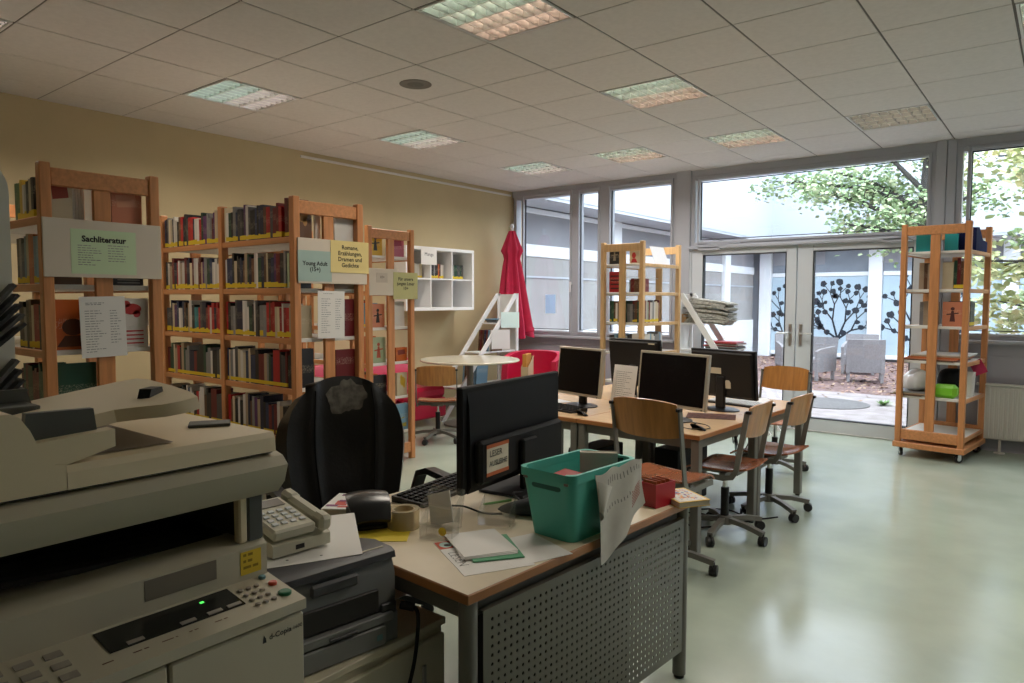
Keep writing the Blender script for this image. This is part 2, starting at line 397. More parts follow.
# ------------------------------------------------------------------ room shell
CEIL = 2.954; XL, XR, YB, YW = -6.3, 4.2, -3.2, 7.97
T = 0.625; TX0, TY0 = -1.534, 4.529; TY = 0.623
def floor_mat():
    m = mat('mint_linoleum', (0.40, 0.46, 0.385, 1), 0.3, scale=2.2, col2=(0.34, 0.40, 0.33, 1))
    nt = m.node_tree; b = nt.nodes['Principled BSDF']
    tc = nn(nt, 'ShaderNodeTexCoord')
    n1 = nn(nt, 'ShaderNodeTexNoise', Scale=1.3, Detail=4.0); nt.links.new(tc.outputs['Object'], n1.inputs['Vector'])
    mr = nn(nt, 'ShaderNodeMapRange'); mr.inputs[1].default_value = 0.3; mr.inputs[2].default_value = 0.7
    mr.inputs[3].default_value = 0.15; mr.inputs[4].default_value = 0.24
    nt.links.new(n1.outputs[0], mr.inputs[0]); nt.links.new(mr.outputs[0], b.inputs['Roughness'])
    n2 = nn(nt, 'ShaderNodeTexNoise', Scale=14.0, Detail=3.0); nt.links.new(tc.outputs['Object'], n2.inputs['Vector'])
    bp = nn(nt, 'ShaderNodeBump', Strength=0.03, Distance=0.01); nt.links.new(n2.outputs[0], bp.inputs['Height'])
    nt.links.new(bp.outputs[0], b.inputs['Normal'])
    return m
M_floor = floor_mat()
mb = MB(); mb.box(XL-.1, XR+.1, YB-.1, YW+.06, -.12, 0)
struct('floor', mb, M_floor, 'mint green glossy linoleum floor of the whole library room', 'floor')
mb = MB(); mb.box(XL-.2, XL, YB-.2, YW+.2, 0, CEIL+.25)
struct('wall_left', mb, M_wall, 'yellow plastered wall behind the long bookcases', 'wall')
mb = MB(); mb.box(XL-.2, XR+.2, YB-.2, YB, 0, CEIL+.25); struct('wall_rear', mb, M_wall, 'plastered wall closing the room at the rear', 'wall')
mb = MB(); mb.box(XR, XR+.2, YB, YW+.2, 0, CEIL+.25); struct('wall_right', mb, M_white_wall, 'plastered wall closing the room on the right side', 'wall')
# ceiling: individual tiles between grid bars
LIGHTS = [(-6, -3), (-6, 0), (-6, 3), (-2, -3), (-2, 0), (-2, 3), (-4, 3), (0, 3), (2, 0), (-6, -6), (-2, -6), (2, -6), (2, -3)]
mb = MB()
for i in range(-8, 11):
    for j in range(-13, 6):
        x0, x1 = TX0+i*T, TX0+(i+1)*T; y0, y1 = TY0+j*TY, TY0+(j+1)*TY
        x0, x1 = max(x0, XL), min(x1, XR); y0, y1 = max(y0, YB), min(y1, YW)
        if x1-x0 < .02 or y1-y0 < .02 or (i, j) in LIGHTS: continue
        mb.box(x0+.0055, x1-.0055, y0+.0038, y1-.0038, CEIL, CEIL+.03, b=.0015, m=0)
for i in range(-8, 12):
    x = TX0+i*T
    if XL < x < XR: mb.box(x-.009, x+.009, YB, YW, CEIL+.004, CEIL+.03, m=1)
for j in range(-13, 7):
    y = TY0+j*TY
    if YB < y < YW: mb.box(XL, XR, y-.008, y+.008, CEIL+.003, CEIL+.029, m=1)
mb.box(XL-.2, XR+.2, YB-.2, YW+.2, CEIL+.2, CEIL+.32, m=0)
struct('ceiling', mb, [M_tile, M_gap], 'suspended ceiling of pale square mineral tiles', 'ceiling', smooth=0)
mb = MB(); mb.box(XL, XL+.02, YB, YW, 0, .07, b=.004); struct('baseboard_left', mb, M_metal_g, 'dark skirting strip along the yellow wall', 'baseboard')
mb = MB(); mb.box(XL, XL+.018, 4.4, 7.9, 2.885, 2.91, b=.004); struct('trim_1', mb, M_shelfwhite, 'pale picture rail high on the yellow wall', 'trim')

# luminaires
M_lh = mat('luminaire_housing', (0.7, 0.7, 0.7, 1), 0.4)
M_louv = mat('louvre_aluminium', (0.80, 0.78, 0.74, 1), 0.22, 0.6)
M_ledge = mat('louvre_edge', (0.42, 0.40, 0.37, 1), 0.4, 0.3)
M_tw = emit('lamp_tube_warm', (1.0, 0.72, 0.58, 1), LAMP)
M_tc = emit('lamp_tube_cool', (0.80, 1.0, 0.84, 1), LAMP*.9)
M_tn = emit('lamp_tube_neutral', (1.0, 0.86, 0.84, 1), LAMP*1.1)
M_td = emit('lamp_tube_dim', (1.0, 0.92, 0.78, 1), LAMP*.45)
M_tcc = emit('lamp_tube_mint', (0.70, 1.0, 0.92, 1), LAMP)
LN = {(-6,-3): 'recessed louvre ceiling light nearest above the non-fiction bookcase', (-6,0): 'recessed louvre ceiling light beside the yellow wall, just beyond the round speaker',
 (-6,3): 'small far louvre ceiling light above the red parasol corner', (-2,-3): 'big louvre ceiling light cut by the top edge of the photo',
 (-2,0): 'peach lit louvre ceiling light in the middle of the ceiling', (-2,3): 'louvre ceiling light above the left leaf of the glass door',
 (-4,3): 'louvre ceiling light above the display bookcase by the window', (0,3): 'dim louvre ceiling light above the wheeled bookcase',
 (2,0): 'louvre ceiling light cut off at the right edge of the photo', (-6,-6): 'louvre ceiling light cut off at the left edge of the photo',
 (-2,-6): 'louvre ceiling light over the copier behind the camera', (2,-6): 'louvre ceiling light far behind the camera', (2,-3): 'louvre ceiling light to the right of the camera'}
for (i, j) in LIGHTS:
    x0, x1 = TX0+i*T, TX0+(i+1)*T; y0, y1 = TY0+j*TY, TY0+(j+1)*TY; cx, cy = (x0+x1)/2, (y0+y1)/2
    t = thing('ceiling_light', LN[(i, j)], 'ceiling light', (cx, cy, CEIL), 0, 'louvre ceiling lights')
    a = .303
    b = MB()
    for q in (-1, 1): b.box(min(q*a, q*(a-.012)), max(q*a, q*(a-.012)), -a, a, -.004, .10); b.box(-a+.012, a-.012, min(q*a, q*(a-.012)), max(q*a, q*(a-.012)), -.004, .10)
    b.box(-a, a, -a, a, .10, .112)
    b.build('housing', M_lh, t)
    l = MB(); k = .288
    for q in range(5):
        y = -k + q*2*k/4; yy = .012
        l.add([(-k, y-yy, .048), (k, y-yy, .048), (k, y, .002), (-k, y, .002), (-k, y+yy, .048), (k, y+yy, .048)], [(0, 1, 2, 3), (3, 2, 5, 4)])
    for q in range(9):
        x = -k + q*2*k/8; xx = .010
        l.add([(x-xx, -k, .046), (x-xx, k, .046), (x, k, .004), (x, -k, .004), (x+xx, -k, .046), (x+xx, k, .046)], [(0, 3, 2, 1), (3, 4, 5, 2)])
    for q in range(5): y = -k + q*2*k/4; l.box(-k, k, y-.0035, y+.0035, .0, .004, m=1)
    for q in range(9): x = -k + q*2*k/8; l.box(x-.003, x+.003, -k, k, .001, .005, m=1)
    l.build('louvre', [M_louv, M_ledge], t, smooth=0)
    left = i == -6
    on = (i, j) in ((-6, -6), (-6, -3), (-6, 0), (-6, 3), (-2, -3), (-2, 0), (-2, 3), (-4, 3), (2, 0), (2, -3), (0, 3))
    dim = (i, j) == (0, 3)
    for q in range(4):
        y = -k*.75 + q*k*.5
        m = (M_tcc if left else M_tc) if q < 2 else (M_tn if left else M_tw)
        tb = MB(); tb.rod((-k+.01, y, .072), (k-.01, y, .072), .013, n=8, m=0)
        tb.build('tube', (M_td if dim else m) if on else M_lh, t)
    if on:
        ld = bpy.data.lights.new('lamp_light', 'AREA'); ld.shape = 'SQUARE'; ld.size = .56; ld.energy = LAMPW*(.35 if dim else 1); ld.color = (1.0, .90, .78) if j < 3 else (1.0, .96, .92); ld.spread = R(150)
        lo = bpy.data.objects.new('lamp_light', ld); COL.objects.link(lo); lo.parent = t; lo.location = (0, 0, -.008)
t = thing('ceiling_speaker', 'round grey loudspeaker grille flush in a ceiling tile', 'speaker', (-3.715, 3.57, CEIL-.0045))
b = MB(); b.lathe([(.115, .0045), (.115, .002), (.105, 0), (.10, .001)], 28); b.build('rim', mat('speaker_rim', (.16, .15, .135, 1), .7), t)
b = MB(); b.lathe([(.099, .002), (.06, .001), (.0, .0005)], 28, cap=False); b.build('grille', mat('speaker_grille', (.15, .145, .13, 1), .8, var=.3, scale=300), t)

# window wall: parapets, piers, windows, door
yi = YW-.02
mb = MB(); mb.box(XL, -3.66, YW, YW+.16, 0, .92); mb.box(XL, -3.66, YW-.015, YW, .03, .80, b=.004)
struct('wall_back', mb, M_parapet, 'lilac grey panelled parapet below the left window', 'wall')
mb = MB(); mb.box(-.95, XR, YW, YW+.16, 0, 1.04); mb.box(-.95, XR, YW-.012, YW, .03, .90, b=.004)
struct('wall_parapet', mb, M_parapet, 'grey parapet behind the radiator', 'wall')
mb = MB(); mb.box(-3.75, -3.57, YW-.06, YW+.16, 0, CEIL, b=.004); struct('wall_pier', mb, M_frame, 'grey pier between the left window and the glass door', 'pier')
mb = MB(); mb.box(-1.055, -.965, YW-.06, YW+.16, 0, CEIL, b=.004); mb.box(-.962, -.885, YW-.05, YW+.16, 0, CEIL, b=.004)
struct('wall_post', mb, M_frame, 'pale double post between glass door and right window', 'pier')
mb = MB(); mb.box(XL, XR, YW-.02, YW+.18, 2.875, CEIL+.1); struct('trim_2', mb, M_frame, 'grey head board above all the windows', 'trim')
def frame_rect(b, x0, x1, z0, z1, w, y0, y1, wb=None, wt=None, bv=.004):
    wb = w if wb is None else wb; wt = w if wt is None else wt
    b.box(x0, x0+w, y0, y1, z0, z1, b=bv); b.box(x1-w, x1, y0, y1, z0, z1, b=bv)
    b.box(x0+w, x1-w, y0, y1, z0, z0+wb, b=bv); b.box(x0+w, x1-w, y0, y1, z1-wt, z1, b=bv)
def window(name, label, x0, x1, z0, z1, panes, zg0, zg1):
    t = thing(name, label, 'window', ((x0+x1)/2, YW, z0)); t['kind'] = 'structure'
    b = MB(); frame_rect(b, x0, x1, z0, z1, .05, YW-.03, YW+.09)
    for (a, c), (d, e) in zip(panes[:-1], panes[1:]): b.box(c+.001, d-.001, YW-.03, YW+.09, z0+.05, z1-.05, b=.004)
    b.build('window_frame', M_frame, t, world=True)
    for a, c in panes:
        g = MB(); frame_rect(g, a-.03, c+.03, zg0-.05, zg1+.04, .03, YW-.045, YW+.03); s = g.build('sash', M_frame, t, world=True)
        g = MB(); frame_rect(g, a, c, zg0, zg1, .008, YW+.0, YW+.02, bv=0); g.build('gasket', M_gasket, s, world=True, smooth=0)
        g = MB(); g.box(a, c, YW+.008, YW+.014, zg0, zg1); g.build('pane', M_pane, s, world=True, smooth=0)
    g = MB(); g.box(x0-.0, x1, YW-.09, YW+.02, z0-.035, z0, b=.006); g.build('window_sill', M_frame, t, world=True)
    return t
w1 = window('window_1', 'wide left window of three tall panes beside the red parasol', -6.27, -3.75, .93, 2.88, [(-6.085, -5.30), (-5.155, -4.86), (-4.68, -3.83)], 1.01, 2.85)
g = MB(); g.box(-5.27, -5.245, YW-.075, YW-.045, 1.62, 1.65, b=.004); g.box(-5.268, -5.248, YW-.09, YW-.072, 1.52, 1.66, b=.005); g.build('window_handle', M_white, w1, world=True)
w2 = window('window_2', 'right window looking onto the yellow green tree', -.885, 4.15, 1.05, 2.88, [(-.765, .55), (.70, 2.0), (2.15, 4.0)], 1.13, 2.83)
w3 = window('window_3', 'wide fixed transom pane above the double glass door', -3.57, -1.05, 2.055, 2.88, [(-3.46, -1.118)], 2.13, 2.81)
def leaf(name, label, x0, x1, g0, g1, hinge):
    t = thing(name, label, 'door', ((x0+x1)/2, YW, 0)); t['kind'] = 'structure'
    b = MB(); y0, y1 = YW-.035, YW+.035
    b.box(x0, g0, y0, y1, .01, 2.05, b=.005); b.box(g1, x1, y0, y1, .01, 2.05, b=.005)
    b.box(g0, g1, y0, y1, .01, .14, b=.005); b.box(g0, g1, y0, y1, 1.95, 2.05, b=.005)
    b.build('door_frame', M_dframe, t, world=True)
    g = MB(); frame_rect(g, g0, g1, .14, 1.95, .009, YW-.037, YW+.03, bv=0); g.build('gasket', M_gasket, t, world=True, smooth=0)
    g = MB(); g.box(g0, g1, YW-.004, YW+.004, .14, 1.95); g.build('pane', M_pane, t, world=True, smooth=0)
    hx = x1-.05 if hinge < 0 else x0+.05
    h = MB(); h.box(hx-.018, hx+.018, y0-.012, y0, .92, 1.16, b=.005); h.rod((hx, y0-.01, 1.06), (hx, y0-.06, 1.06), .010); h.rod((hx, y0-.055, 1.06), (hx+hinge*.13, y0-.055, 1.06), .010)
    h.build('door_handle', M_steel, t, world=True)
    c = MB(); hxx = x0+.10 if hinge < 0 else x1-.42
    c.box(hxx, hxx+.26, y0-.055, y0, 2.0, 2.045, b=.006); c.box(hxx+.1, hxx+.5, y0-.05, y0-.03, 2.062, 2.076, b=.003); c.box(hxx+.24, hxx+.26, y0-.05, y0-.03, 2.03, 2.075)
    c.build('door_closer', M_frame, t, world=True)
    return t
leaf('door_1', 'left leaf of the white framed double glass door', -3.55, -2.335, -3.41, -2.445, -1)
leaf('door_2', 'right leaf of the white framed double glass door', -2.325, -1.07, -2.165, -1.22, 1)
mb = MB(); mb.box(-3.57, -1.05, YW-.04, YW+.14, -.001, .012, b=.003); struct('trim_3', mb, M_steel, 'metal threshold strip under the glass door', 'threshold')
mb = MB(); mb.box(-3.571, -3.551, YW-.045, YW+.05, 0, 2.055); mb.box(-1.069, -1.05, YW-.045, YW+.05, 0, 2.055); struct('trim_4', mb, M_dframe, 'white jambs of the double glass door', 'trim')
# sheet taped to the left window pane
o = MB().box(-5.735, -5.565, YW+.0155, YW+.017, 1.23, 1.49).build('paper_notice', M_paper_t); recentre(o); tag(o, 'pale sheet taped to the outside of the left window pane', 'notice')
# radiator
t = thing('radiator', 'cream ribbed panel radiator below the right window', 'radiator', (.35, YW-.10, .13))
b = MB()
b.box(-.98, .98, -.024, .03, 0, .50, b=.006)
for k in range(56): b.box(-.975+k*.035, -.975+k*.035+.022, -.031, -.0235, .015, .485, b=.003)
b.build('ribbed_panel', M_radiator, t)
b = MB(); b.box(-1.0, 1.0, -.04, .045, .50, .52, b=.005); b.build('top_grille', M_radiator, t)
for q in (-.80, .80):
    b = MB(); b.rod((q, 0, 0), (q, 0, -.115), .012); b.lathe([(.045, 0), (.045, .008), (.015, .014)], 16, (q, 0, -.13)); b.build('foot', M_radiator, t)
# ------------------------------------------------------------------ courtyard
YF = 18.75; XW = -6.55
mb = MB(); mb.box(-16, 16, YW+.16, 40, -.3, -.06); struct('ground', mb, M_ground, 'brown leaf littered soil of the courtyard', 'ground')
mb = MB(); mb.box(XW, 8, YW+.16, 11.9, -.2, -.035, b=.01); struct('ground_path', mb, M_pave, 'pale paved strip outside the glass door', 'paving')
mb = MB(); mb.lathe([(.55, 0), (.55, .012), (.50, .02), (.0, .02)], 32, (-2.62, 10.45, -.036), cap=False)
o = struct('manhole_cover', mb, mat('manhole_iron', (.16, .15, .15, 1), .7, var=.3, scale=30), 'round manhole cover in the paving outside the door', 'manhole cover'); o['kind'] = 'thing'
# far facade
def wing(name, label, cat, mbs): pass
t = thing('wall_far', 'white courtyard wing facing the glass door with frosted panes', 'building', (-1, YF, -.06)); t['kind'] = 'structure'
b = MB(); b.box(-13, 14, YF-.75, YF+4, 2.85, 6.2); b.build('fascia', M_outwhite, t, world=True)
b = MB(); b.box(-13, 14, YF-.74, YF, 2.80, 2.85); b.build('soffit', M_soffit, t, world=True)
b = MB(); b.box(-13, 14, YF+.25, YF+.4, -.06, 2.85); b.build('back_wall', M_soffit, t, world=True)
PX = [-6.45, -3.82, -1.15, 1.5, 4.2, 6.9]
for k, x in enumerate(PX):
    b = MB(); b.box(x-.0, x+.30, YF-.06, YF+.2, -.06, 2.82, b=.01); b.build('pillar', M_outrail, t, world=True)
    xa, xb = x+.31, (PX[k+1]-.01 if k+1 < len(PX) else x+2.7)
    b = MB(); b.box(xa, xb, YF+.02, YF+.10, 2.02, 2.12, b=.008); b.box(xa, xb, YF+.02, YF+.10, .0, .10, b=.008); b.box(xa, xb, YF+.02, YF+.10, 2.74, 2.81, b=.008)
    b.build('rail', M_outrail, t, world=True)
    b = MB(); b.box(xa, xb, YF+.05, YF+.07, .10, 2.02); b.build('frosted_pane', M_outglass, t, world=True, smooth=0)
    b = MB(); b.box(xa, xb, YF+.05, YF+.07, 2.12, 2.74); b.build('upper_pane', M_outglass2, t, world=True, smooth=0)
    b = MB(); b.box(xa, xa+1.3 if k % 2 == 0 else xb, YF+.035, YF+.045, 2.32, 2.74); b.build('roller_blind', M_blind, t, world=True, smooth=0)
# left wing
t = thing('wall_wing', 'white courtyard wing with grey blinds seen through the left window', 'building', (XW, 13, -.06)); t['kind'] = 'structure'
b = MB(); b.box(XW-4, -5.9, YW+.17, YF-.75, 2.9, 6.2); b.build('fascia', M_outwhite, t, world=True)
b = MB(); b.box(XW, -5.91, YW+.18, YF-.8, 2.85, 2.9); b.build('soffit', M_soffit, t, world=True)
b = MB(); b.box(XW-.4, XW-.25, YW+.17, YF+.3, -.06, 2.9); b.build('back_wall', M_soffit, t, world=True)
PY = [8.2, 11.15, 14.0, 16.5]
for k, y in enumerate(PY):
    b = MB(); b.box(XW-.2, XW+.05, y, y+.32, -.06, 2.85, b=.01); b.build('pillar', M_outrail, t, world=True)
    ya, yb = y+.33, (PY[k+1]-.01 if k+1 < len(PY) else YF-.1)
    b = MB()
    for z0, z1 in ((0, .90), (2.09, 2.28), (2.76, 2.84)): b.box(XW-.1, XW-.02, ya, yb, z0, z1, b=.008)
    b.build('rail', M_outrail, t, world=True)
    b = MB(); b.box(XW-.07, XW-.05, ya, yb, .90, 2.09); b.build('milky_pane', M_outglass3, t, world=True, smooth=0)
    b = MB(); b.box(XW-.05, XW-.03, ya, yb, 1.76, 1.79); b.build('pane_bar', M_soffit, t, world=True, smooth=0)
    b = MB(); b.box(XW-.06, XW-.045, ya, yb, 2.28, 2.78); b.build('roller_blind', M_blind, t, world=True, smooth=0)
# right wing and low hedge wall keep the yard closed
mb = MB(); mb.box(9.5, 13, YW+.17, YF, -.06, 5.2); struct('wall_wing_right', mb, M_outwhite, 'white wing closing the courtyard on the right', 'wall')

# tree decals on the far panes: branching stems with round blossoms
def decal(x, z0, h, wd, seed, label):
    rnd = random.Random(seed); b = MB(); Y = YF+.047
    def seg(p, q, w0, w1):
        d = Vector((q[0]-p[0], q[1]-p[1])); n = Vector((-d.y, d.x)).normalized()
        P = [(p[0]+n.x*w0, p[1]+n.y*w0), (p[0]-n.x*w0, p[1]-n.y*w0), (q[0]-n.x*w1, q[1]-n.y*w1), (q[0]+n.x*w1, q[1]+n.y*w1)]
        b.add([(a, Y, c) for a, c in P] + [(a, Y+.002, c) for a, c in P], [(0, 1, 2, 3), (0, 4, 5, 1), (2, 6, 7, 3), (1, 5, 6, 2), (3, 7, 4, 0)])
    def blob(c, r):
        n = 11; P = [(c[0]+r*(1+.22*rnd.uniform(-1, 1))*math.cos(2*PI*k/n), c[1]+r*(1+.22*rnd.uniform(-1, 1))*math.sin(2*PI*k/n)) for k in range(n)]
        b.add([(a, Y-.001, d) for a, d in P], [tuple(range(n))])
    def grow(p, ang, L, w, d):
        q = (p[0]+math.cos(ang)*L*wd, p[1]+math.sin(ang)*L); seg(p, q, w, w*.75)
        if d == 0: blob(q, .066*h/1.3*rnd.uniform(.8, 1.25)); return
        for s in (-1, 1): grow(q, ang + s*rnd.uniform(.22, .50) + .1*(1.57-ang), L*rnd.uniform(.66, .92), w*.72, d-1)
        if d < 3 and rnd.random() < .75: blob(((p[0]*.4+q[0]*.6)+.06*rnd.choice((-1, 1)), p[1]*.4+q[1]*.6+.03), .058*h/1.3*rnd.uniform(.8, 1.2))
    for a, L0, d0 in ((1.80, .36, 3), (1.25, .34, 3), (2.45, .26, 2), (.70, .26, 2)): grow((x, z0), a, L0*h, .026*h/1.3, d0)
    o = b.build('tree_decal', M_decal, smooth=0); recentre(o); tag(o, label, 'window decal', 'tree decals on the far panes')
decal(-4.50, .45, 1.36, 1.15, 3, 'dark stylised tree decal on the far pane behind the wicker chairs')
decal(-2.75, .35, 1.45, 1.0, 8, 'dark stylised tree decal on the far pane just left of the wheeled bookcase')
decal(-5.6, .35, 1.35, .9, 12, 'dark tree decal on the far pane seen through the left door leaf')

# wicker armchairs
def wicker(x, y, rz, label):
    t = thing('wicker_armchair', label, 'chair', (x, y, -.05), rz, 'wicker armchairs in the courtyard'); t.scale = (.9, .9, .9)
    b = MB(); b.box(-.30, .30, -.30, .28, .34, .44, b=.02); b.box(-.29, .29, -.29, .27, .20, .34, b=.01); b.build('seat', M_wicker, t)
    b = MB(); b.sheet(lambda u, v: (-.34+.68*u, -.30-.10*v-.03*math.cos((u-.5)*PI), .20+.66*v), 10, 6, .045); b.build('backrest', M_wicker, t)
    for s in (-1, 1):
        b = MB(); b.prism([(-.33, .18), (.28, .18), (.30, .60), (.18, .64), (-.36, .70)], 'x', min(s*.34, s*.28), max(s*.34, s*.28)); b.build('armrest', M_wicker, t)
        for yy in (-.28, .25):
            b = MB(); b.box(s*.30-.028, s*.30+.028, yy-.028, yy+.028, 0, .22, b=.004); b.build('leg', M_wicker, t)
    return t
wicker(-3.72, 13.7, 160, 'grey wicker armchair furthest left in the courtyard, turned sideways')
wicker(-4.3, 14.6, -150, 'grey wicker armchair half hidden behind the leftmost one')
wicker(-2.86, 13.95, 14, 'grey wicker armchair showing its back to the door')

wicker(-3.25, 15.35, 185, 'grey wicker armchair at the rear, facing the library')
# a second, distant seat behind the bookcase is not shown

# trees
def tree(name, label, x, y, base, limbs, leaf_m, n, lsz, spread, seed, cat='tree', trunk=.13, top=5.5):
    rnd = random.Random(seed); t = thing(name, label, cat, (x, y, base), 0)
    b = MB(); b.tube([(0, 0, 0), (.03, .02, 1.2), (-.02, .0, 2.6), (.05, .03, 4.0), (0, 0, top)], [trunk, trunk*.85, trunk*.75, trunk*.5, .03], 10)
    ends = []
    for (p, q, r) in limbs:
        p = Vector(p); q = Vector(q); m = (p+q)/2 + Vector((rnd.uniform(-.1, .1), rnd.uniform(-.1, .1), .10))
        b.tube([p, m, q], [r, r*.7, r*.3], 7)
        for k in range(8):
            f = .25 + .75*k/7; c = p.lerp(m, f*2) if f < .5 else m.lerp(q, f*2-1)
            e = c + Vector((rnd.uniform(-1, 1)*spread, rnd.uniform(-1, 1)*spread, rnd.uniform(-.35, .45)*spread))
            b.tube([c, (c+e)/2+Vector((0, 0, .04)), e], [.012, .009, .004], 5); ends += [(c+e)/2, e, e]
    b.build('trunk', M_bark, t)
    c = MB()
    for k in range(n):
        e = rnd.choice(ends); p = e + Vector((rnd.gauss(0, .16), rnd.gauss(0, .16), rnd.gauss(-.02, .11)))
        s = lsz*rnd.uniform(.7, 1.3); c.M = Matrix.Translation(p) @ Euler((rnd.uniform(-.9, .9), rnd.uniform(-.9, .9), rnd.uniform(0, 6.3))).to_matrix().to_4x4()
        c.add([(0, -s, 0), (s*.55, -s*.35, .1*s), (s*.75, s*.25, 0), (0, s, -.12*s), (-s*.75, s*.25, 0), (-s*.55, -s*.35, .1*s)], [(0, 1, 2, 3), (0, 3, 4, 5)])
    c.build('foliage', leaf_m, t, smooth=0)
    return t
L = [((0, 0, 2.35), (-1.15, -.3, 2.75), .05), ((0, 0, 2.6), (-1.9, -.2, 3.45), .05), ((0, 0, 2.9), (-1.5, .3, 3.75), .05), ((0, 0, 3.0), (-2.35, .1, 3.62), .045),
     ((0, 0, 2.4), (.9, -.4, 3.2), .05), ((0, 0, 3.2), (-.9, -.3, 4.2), .045), ((0, 0, 3.2), (.8, .4, 4.1), .045), ((0, 0, 2.6), (-.8, .5, 3.3), .04), ((0,0,3.6), (.1, -.5, 4.9), .04)]
tree('maple_tree', 'green leaved courtyard tree with a dark trunk above the glass door', -1.86, 12.9, -.06, L, M_leaf, 6500, .040, .46, 4)
L2 = [((0, 0, .6+.28*k), (1.25*math.cos(2.4*k), 1.05*math.sin(2.4*k), 1.0+.28*k+.25*math.cos(k)), .03) for k in range(12)]
tree('autumn_tree', 'yellow green tree close outside the right window', .45, 10.4, -.06, L2, M_leaf2, 8500, .052, .48, 9, trunk=.07, top=4.4)
L3 = [((0, 0, .8+.3*k), (1.2*math.cos(2.4*k), 1.0*math.sin(2.4*k), 1.2+.3*k), .03) for k in range(10)]
tree('garden_tree', 'darker green tree behind the yellow green one', 0.6, 14.4, -.06, L3, M_leaf, 3600, .06, .5, 10, trunk=.09, top=4.6)
# fallen leaves, one uncountable carpet
rnd = random.Random(5); c = MB()
for k in range(4200):
    y = 10.6 + 8.0*rnd.random()**.8; x = rnd.uniform(-6.3, .8)
    if y < 11.9 and rnd.random() < .8: continue
    s = rnd.uniform(.025, .055); z = -.055 if y > 11.9 else -.03
    c.M = Matrix.Translation((x, y, z)) @ Euler((rnd.uniform(-.35, .35), rnd.uniform(-.35, .35), rnd.uniform(0, 6.3))).to_matrix().to_4x4()
    c.add([(0, -s, .006), (s*.6, 0, 0), (0, s, .008), (-s*.6, 0, 0)], [(0, 1, 2, 3)])
o = c.build('fallen_leaves', M_litter, smooth=0); tag(o, 'brown fallen leaves strewn over the courtyard soil', 'leaves', kind='stuff')
for k, (x, y, lab) in enumerate([(-2.95, 10.35, 'small green weed in the paving joint left of centre outside the door'), (-1.95, 10.75, 'small green weed in the paving nearer the wheeled bookcase')]):
    rnd = random.Random(20+k); c = MB()
    for q in range(60):
        a = rnd.uniform(0, 6.3); l = rnd.uniform(.04, .16); e = Vector((math.cos(a)*l, math.sin(a)*l, rnd.uniform(.02, .09))); n_ = Vector((-math.sin(a), math.cos(a), 0))*.014
        c.add([(0, 0, 0), tuple(e*.6+n_), tuple(e), tuple(e*.6-n_)], [(0, 1, 2, 3)])
    o = c.build('weed', M_weed, smooth=0, loc=(x, y, -.035)); tag(o, lab, 'weed')
# ------------------------------------------------------------------ bookcases
LEV = [1.79, 1.485, 1.18, .875, .57, .26]
def bookcase(name, label, loc, rz, bays, levels=LEV, wood=M_beech, wood_h=M_beech_h, W=.525, Hh=2.03, group=None, centre=True, rail=True, base=0.0, cat='bookcase', last_end=True, rods=()):
    t = thing(name, label, cat, loc, rz, group)
    xs = [0]
    for L in bays: xs.append(xs[-1]-L)
    p = .047
    for k, x in enumerate(xs):
        a, c = (x-p, x) if k == 0 else (x-p/2, x+p/2)
        for y in (0, W-p):
            b = MB(); b.box(a, c, y, y+p, base, Hh, b=.004); b.build('post', wood, t)
        if k == 0 or (k == len(xs)-1 and last_end):
            b = MB(); b.box(a+.008, c-.008, p, W-p, Hh-.10, Hh-.02, b=.004); b.build('top_rail', wood_h, t)
            b = MB(); b.box(a+.008, c-.008, p, W-p, base+.06, base+.15, b=.004); b.build('bottom_rail', wood_h, t)
            if centre: b = MB(); b.box(a+.010, c-.012, W/2-.038, W/2+.038, base+.15, Hh-.10, b=.003); b.build('centre_plank', wood, t)
    for k in range(len(bays)):
        a, c = xs[k+1]+p/2, xs[k]-(p if k == 0 else p/2)
        for z in levels:
            b = MB(); b.box(a, c, .02, W-.02, z-.024, z, b=.002, m=0)
            b.box(a-.0, c+.0, 0.004, .0205, z-.034, z+.002, b=.003, m=1); b.box(a, c, W-.0205, W-.004, z-.034, z+.002, b=.003, m=1)
            b.build('shelf', [M_shelfwhite, wood_h], t)
        for z in rods:
            b = MB(); b.rod((a, W/2, z), (c, W/2, z), .004, n=6); b.build('brace_rod', M_steel, t)
    return t
NCOL = {'black': (.012, .012, .014), 'dark blue': (.016, .032, .085), 'navy': (.010, .014, .045), 'dark red': (.13, .010, .012), 'red': (.38, .012, .016), 'white': (.60, .57, .53),
        'cream': (.52, .44, .30), 'grey': (.20, .20, .20), 'dark grey': (.055, .055, .06), 'green': (.06, .17, .06), 'dark green': (.015, .06, .035), 'orange': (.50, .11, .015), 'yellow': (.62, .40, .03),
        'teal': (.02, .17, .19), 'brown': (.11, .050, .022), 'pink': (.45, .13, .20), 'purple': (.09, .022, .11), 'light blue': (.16, .30, .42), 'beige': (.36, .27, .18), 'pale green': (.34, .42, .27), 'salmon': (.55, .20, .11)}
ORD = ['first', 'second', 'third', 'fourth', 'fifth', 'sixth', 'seventh', 'eighth', 'ninth', 'tenth', 'eleventh', 'twelfth', 'thirteenth', 'fourteenth', 'fifteenth', 'sixteenth', 'seventeenth', 'eighteenth']
M_sticker = mat('spine_sticker', (0.68, 0.50, 0.02, 1), 0.6)
def book_mesh(tk, d, h, name='book', art=None):
    b = MB(); c = .0022
    b.box(0, c, 0, d, 0, h, m=0); b.box(tk-c, tk, 0, d, 0, h, m=0); b.box(c, tk-c, 0, c, 0, h, m=0)
    b.box(c, tk-c, c, d-.004, .003, h-.003, m=1)
    return b
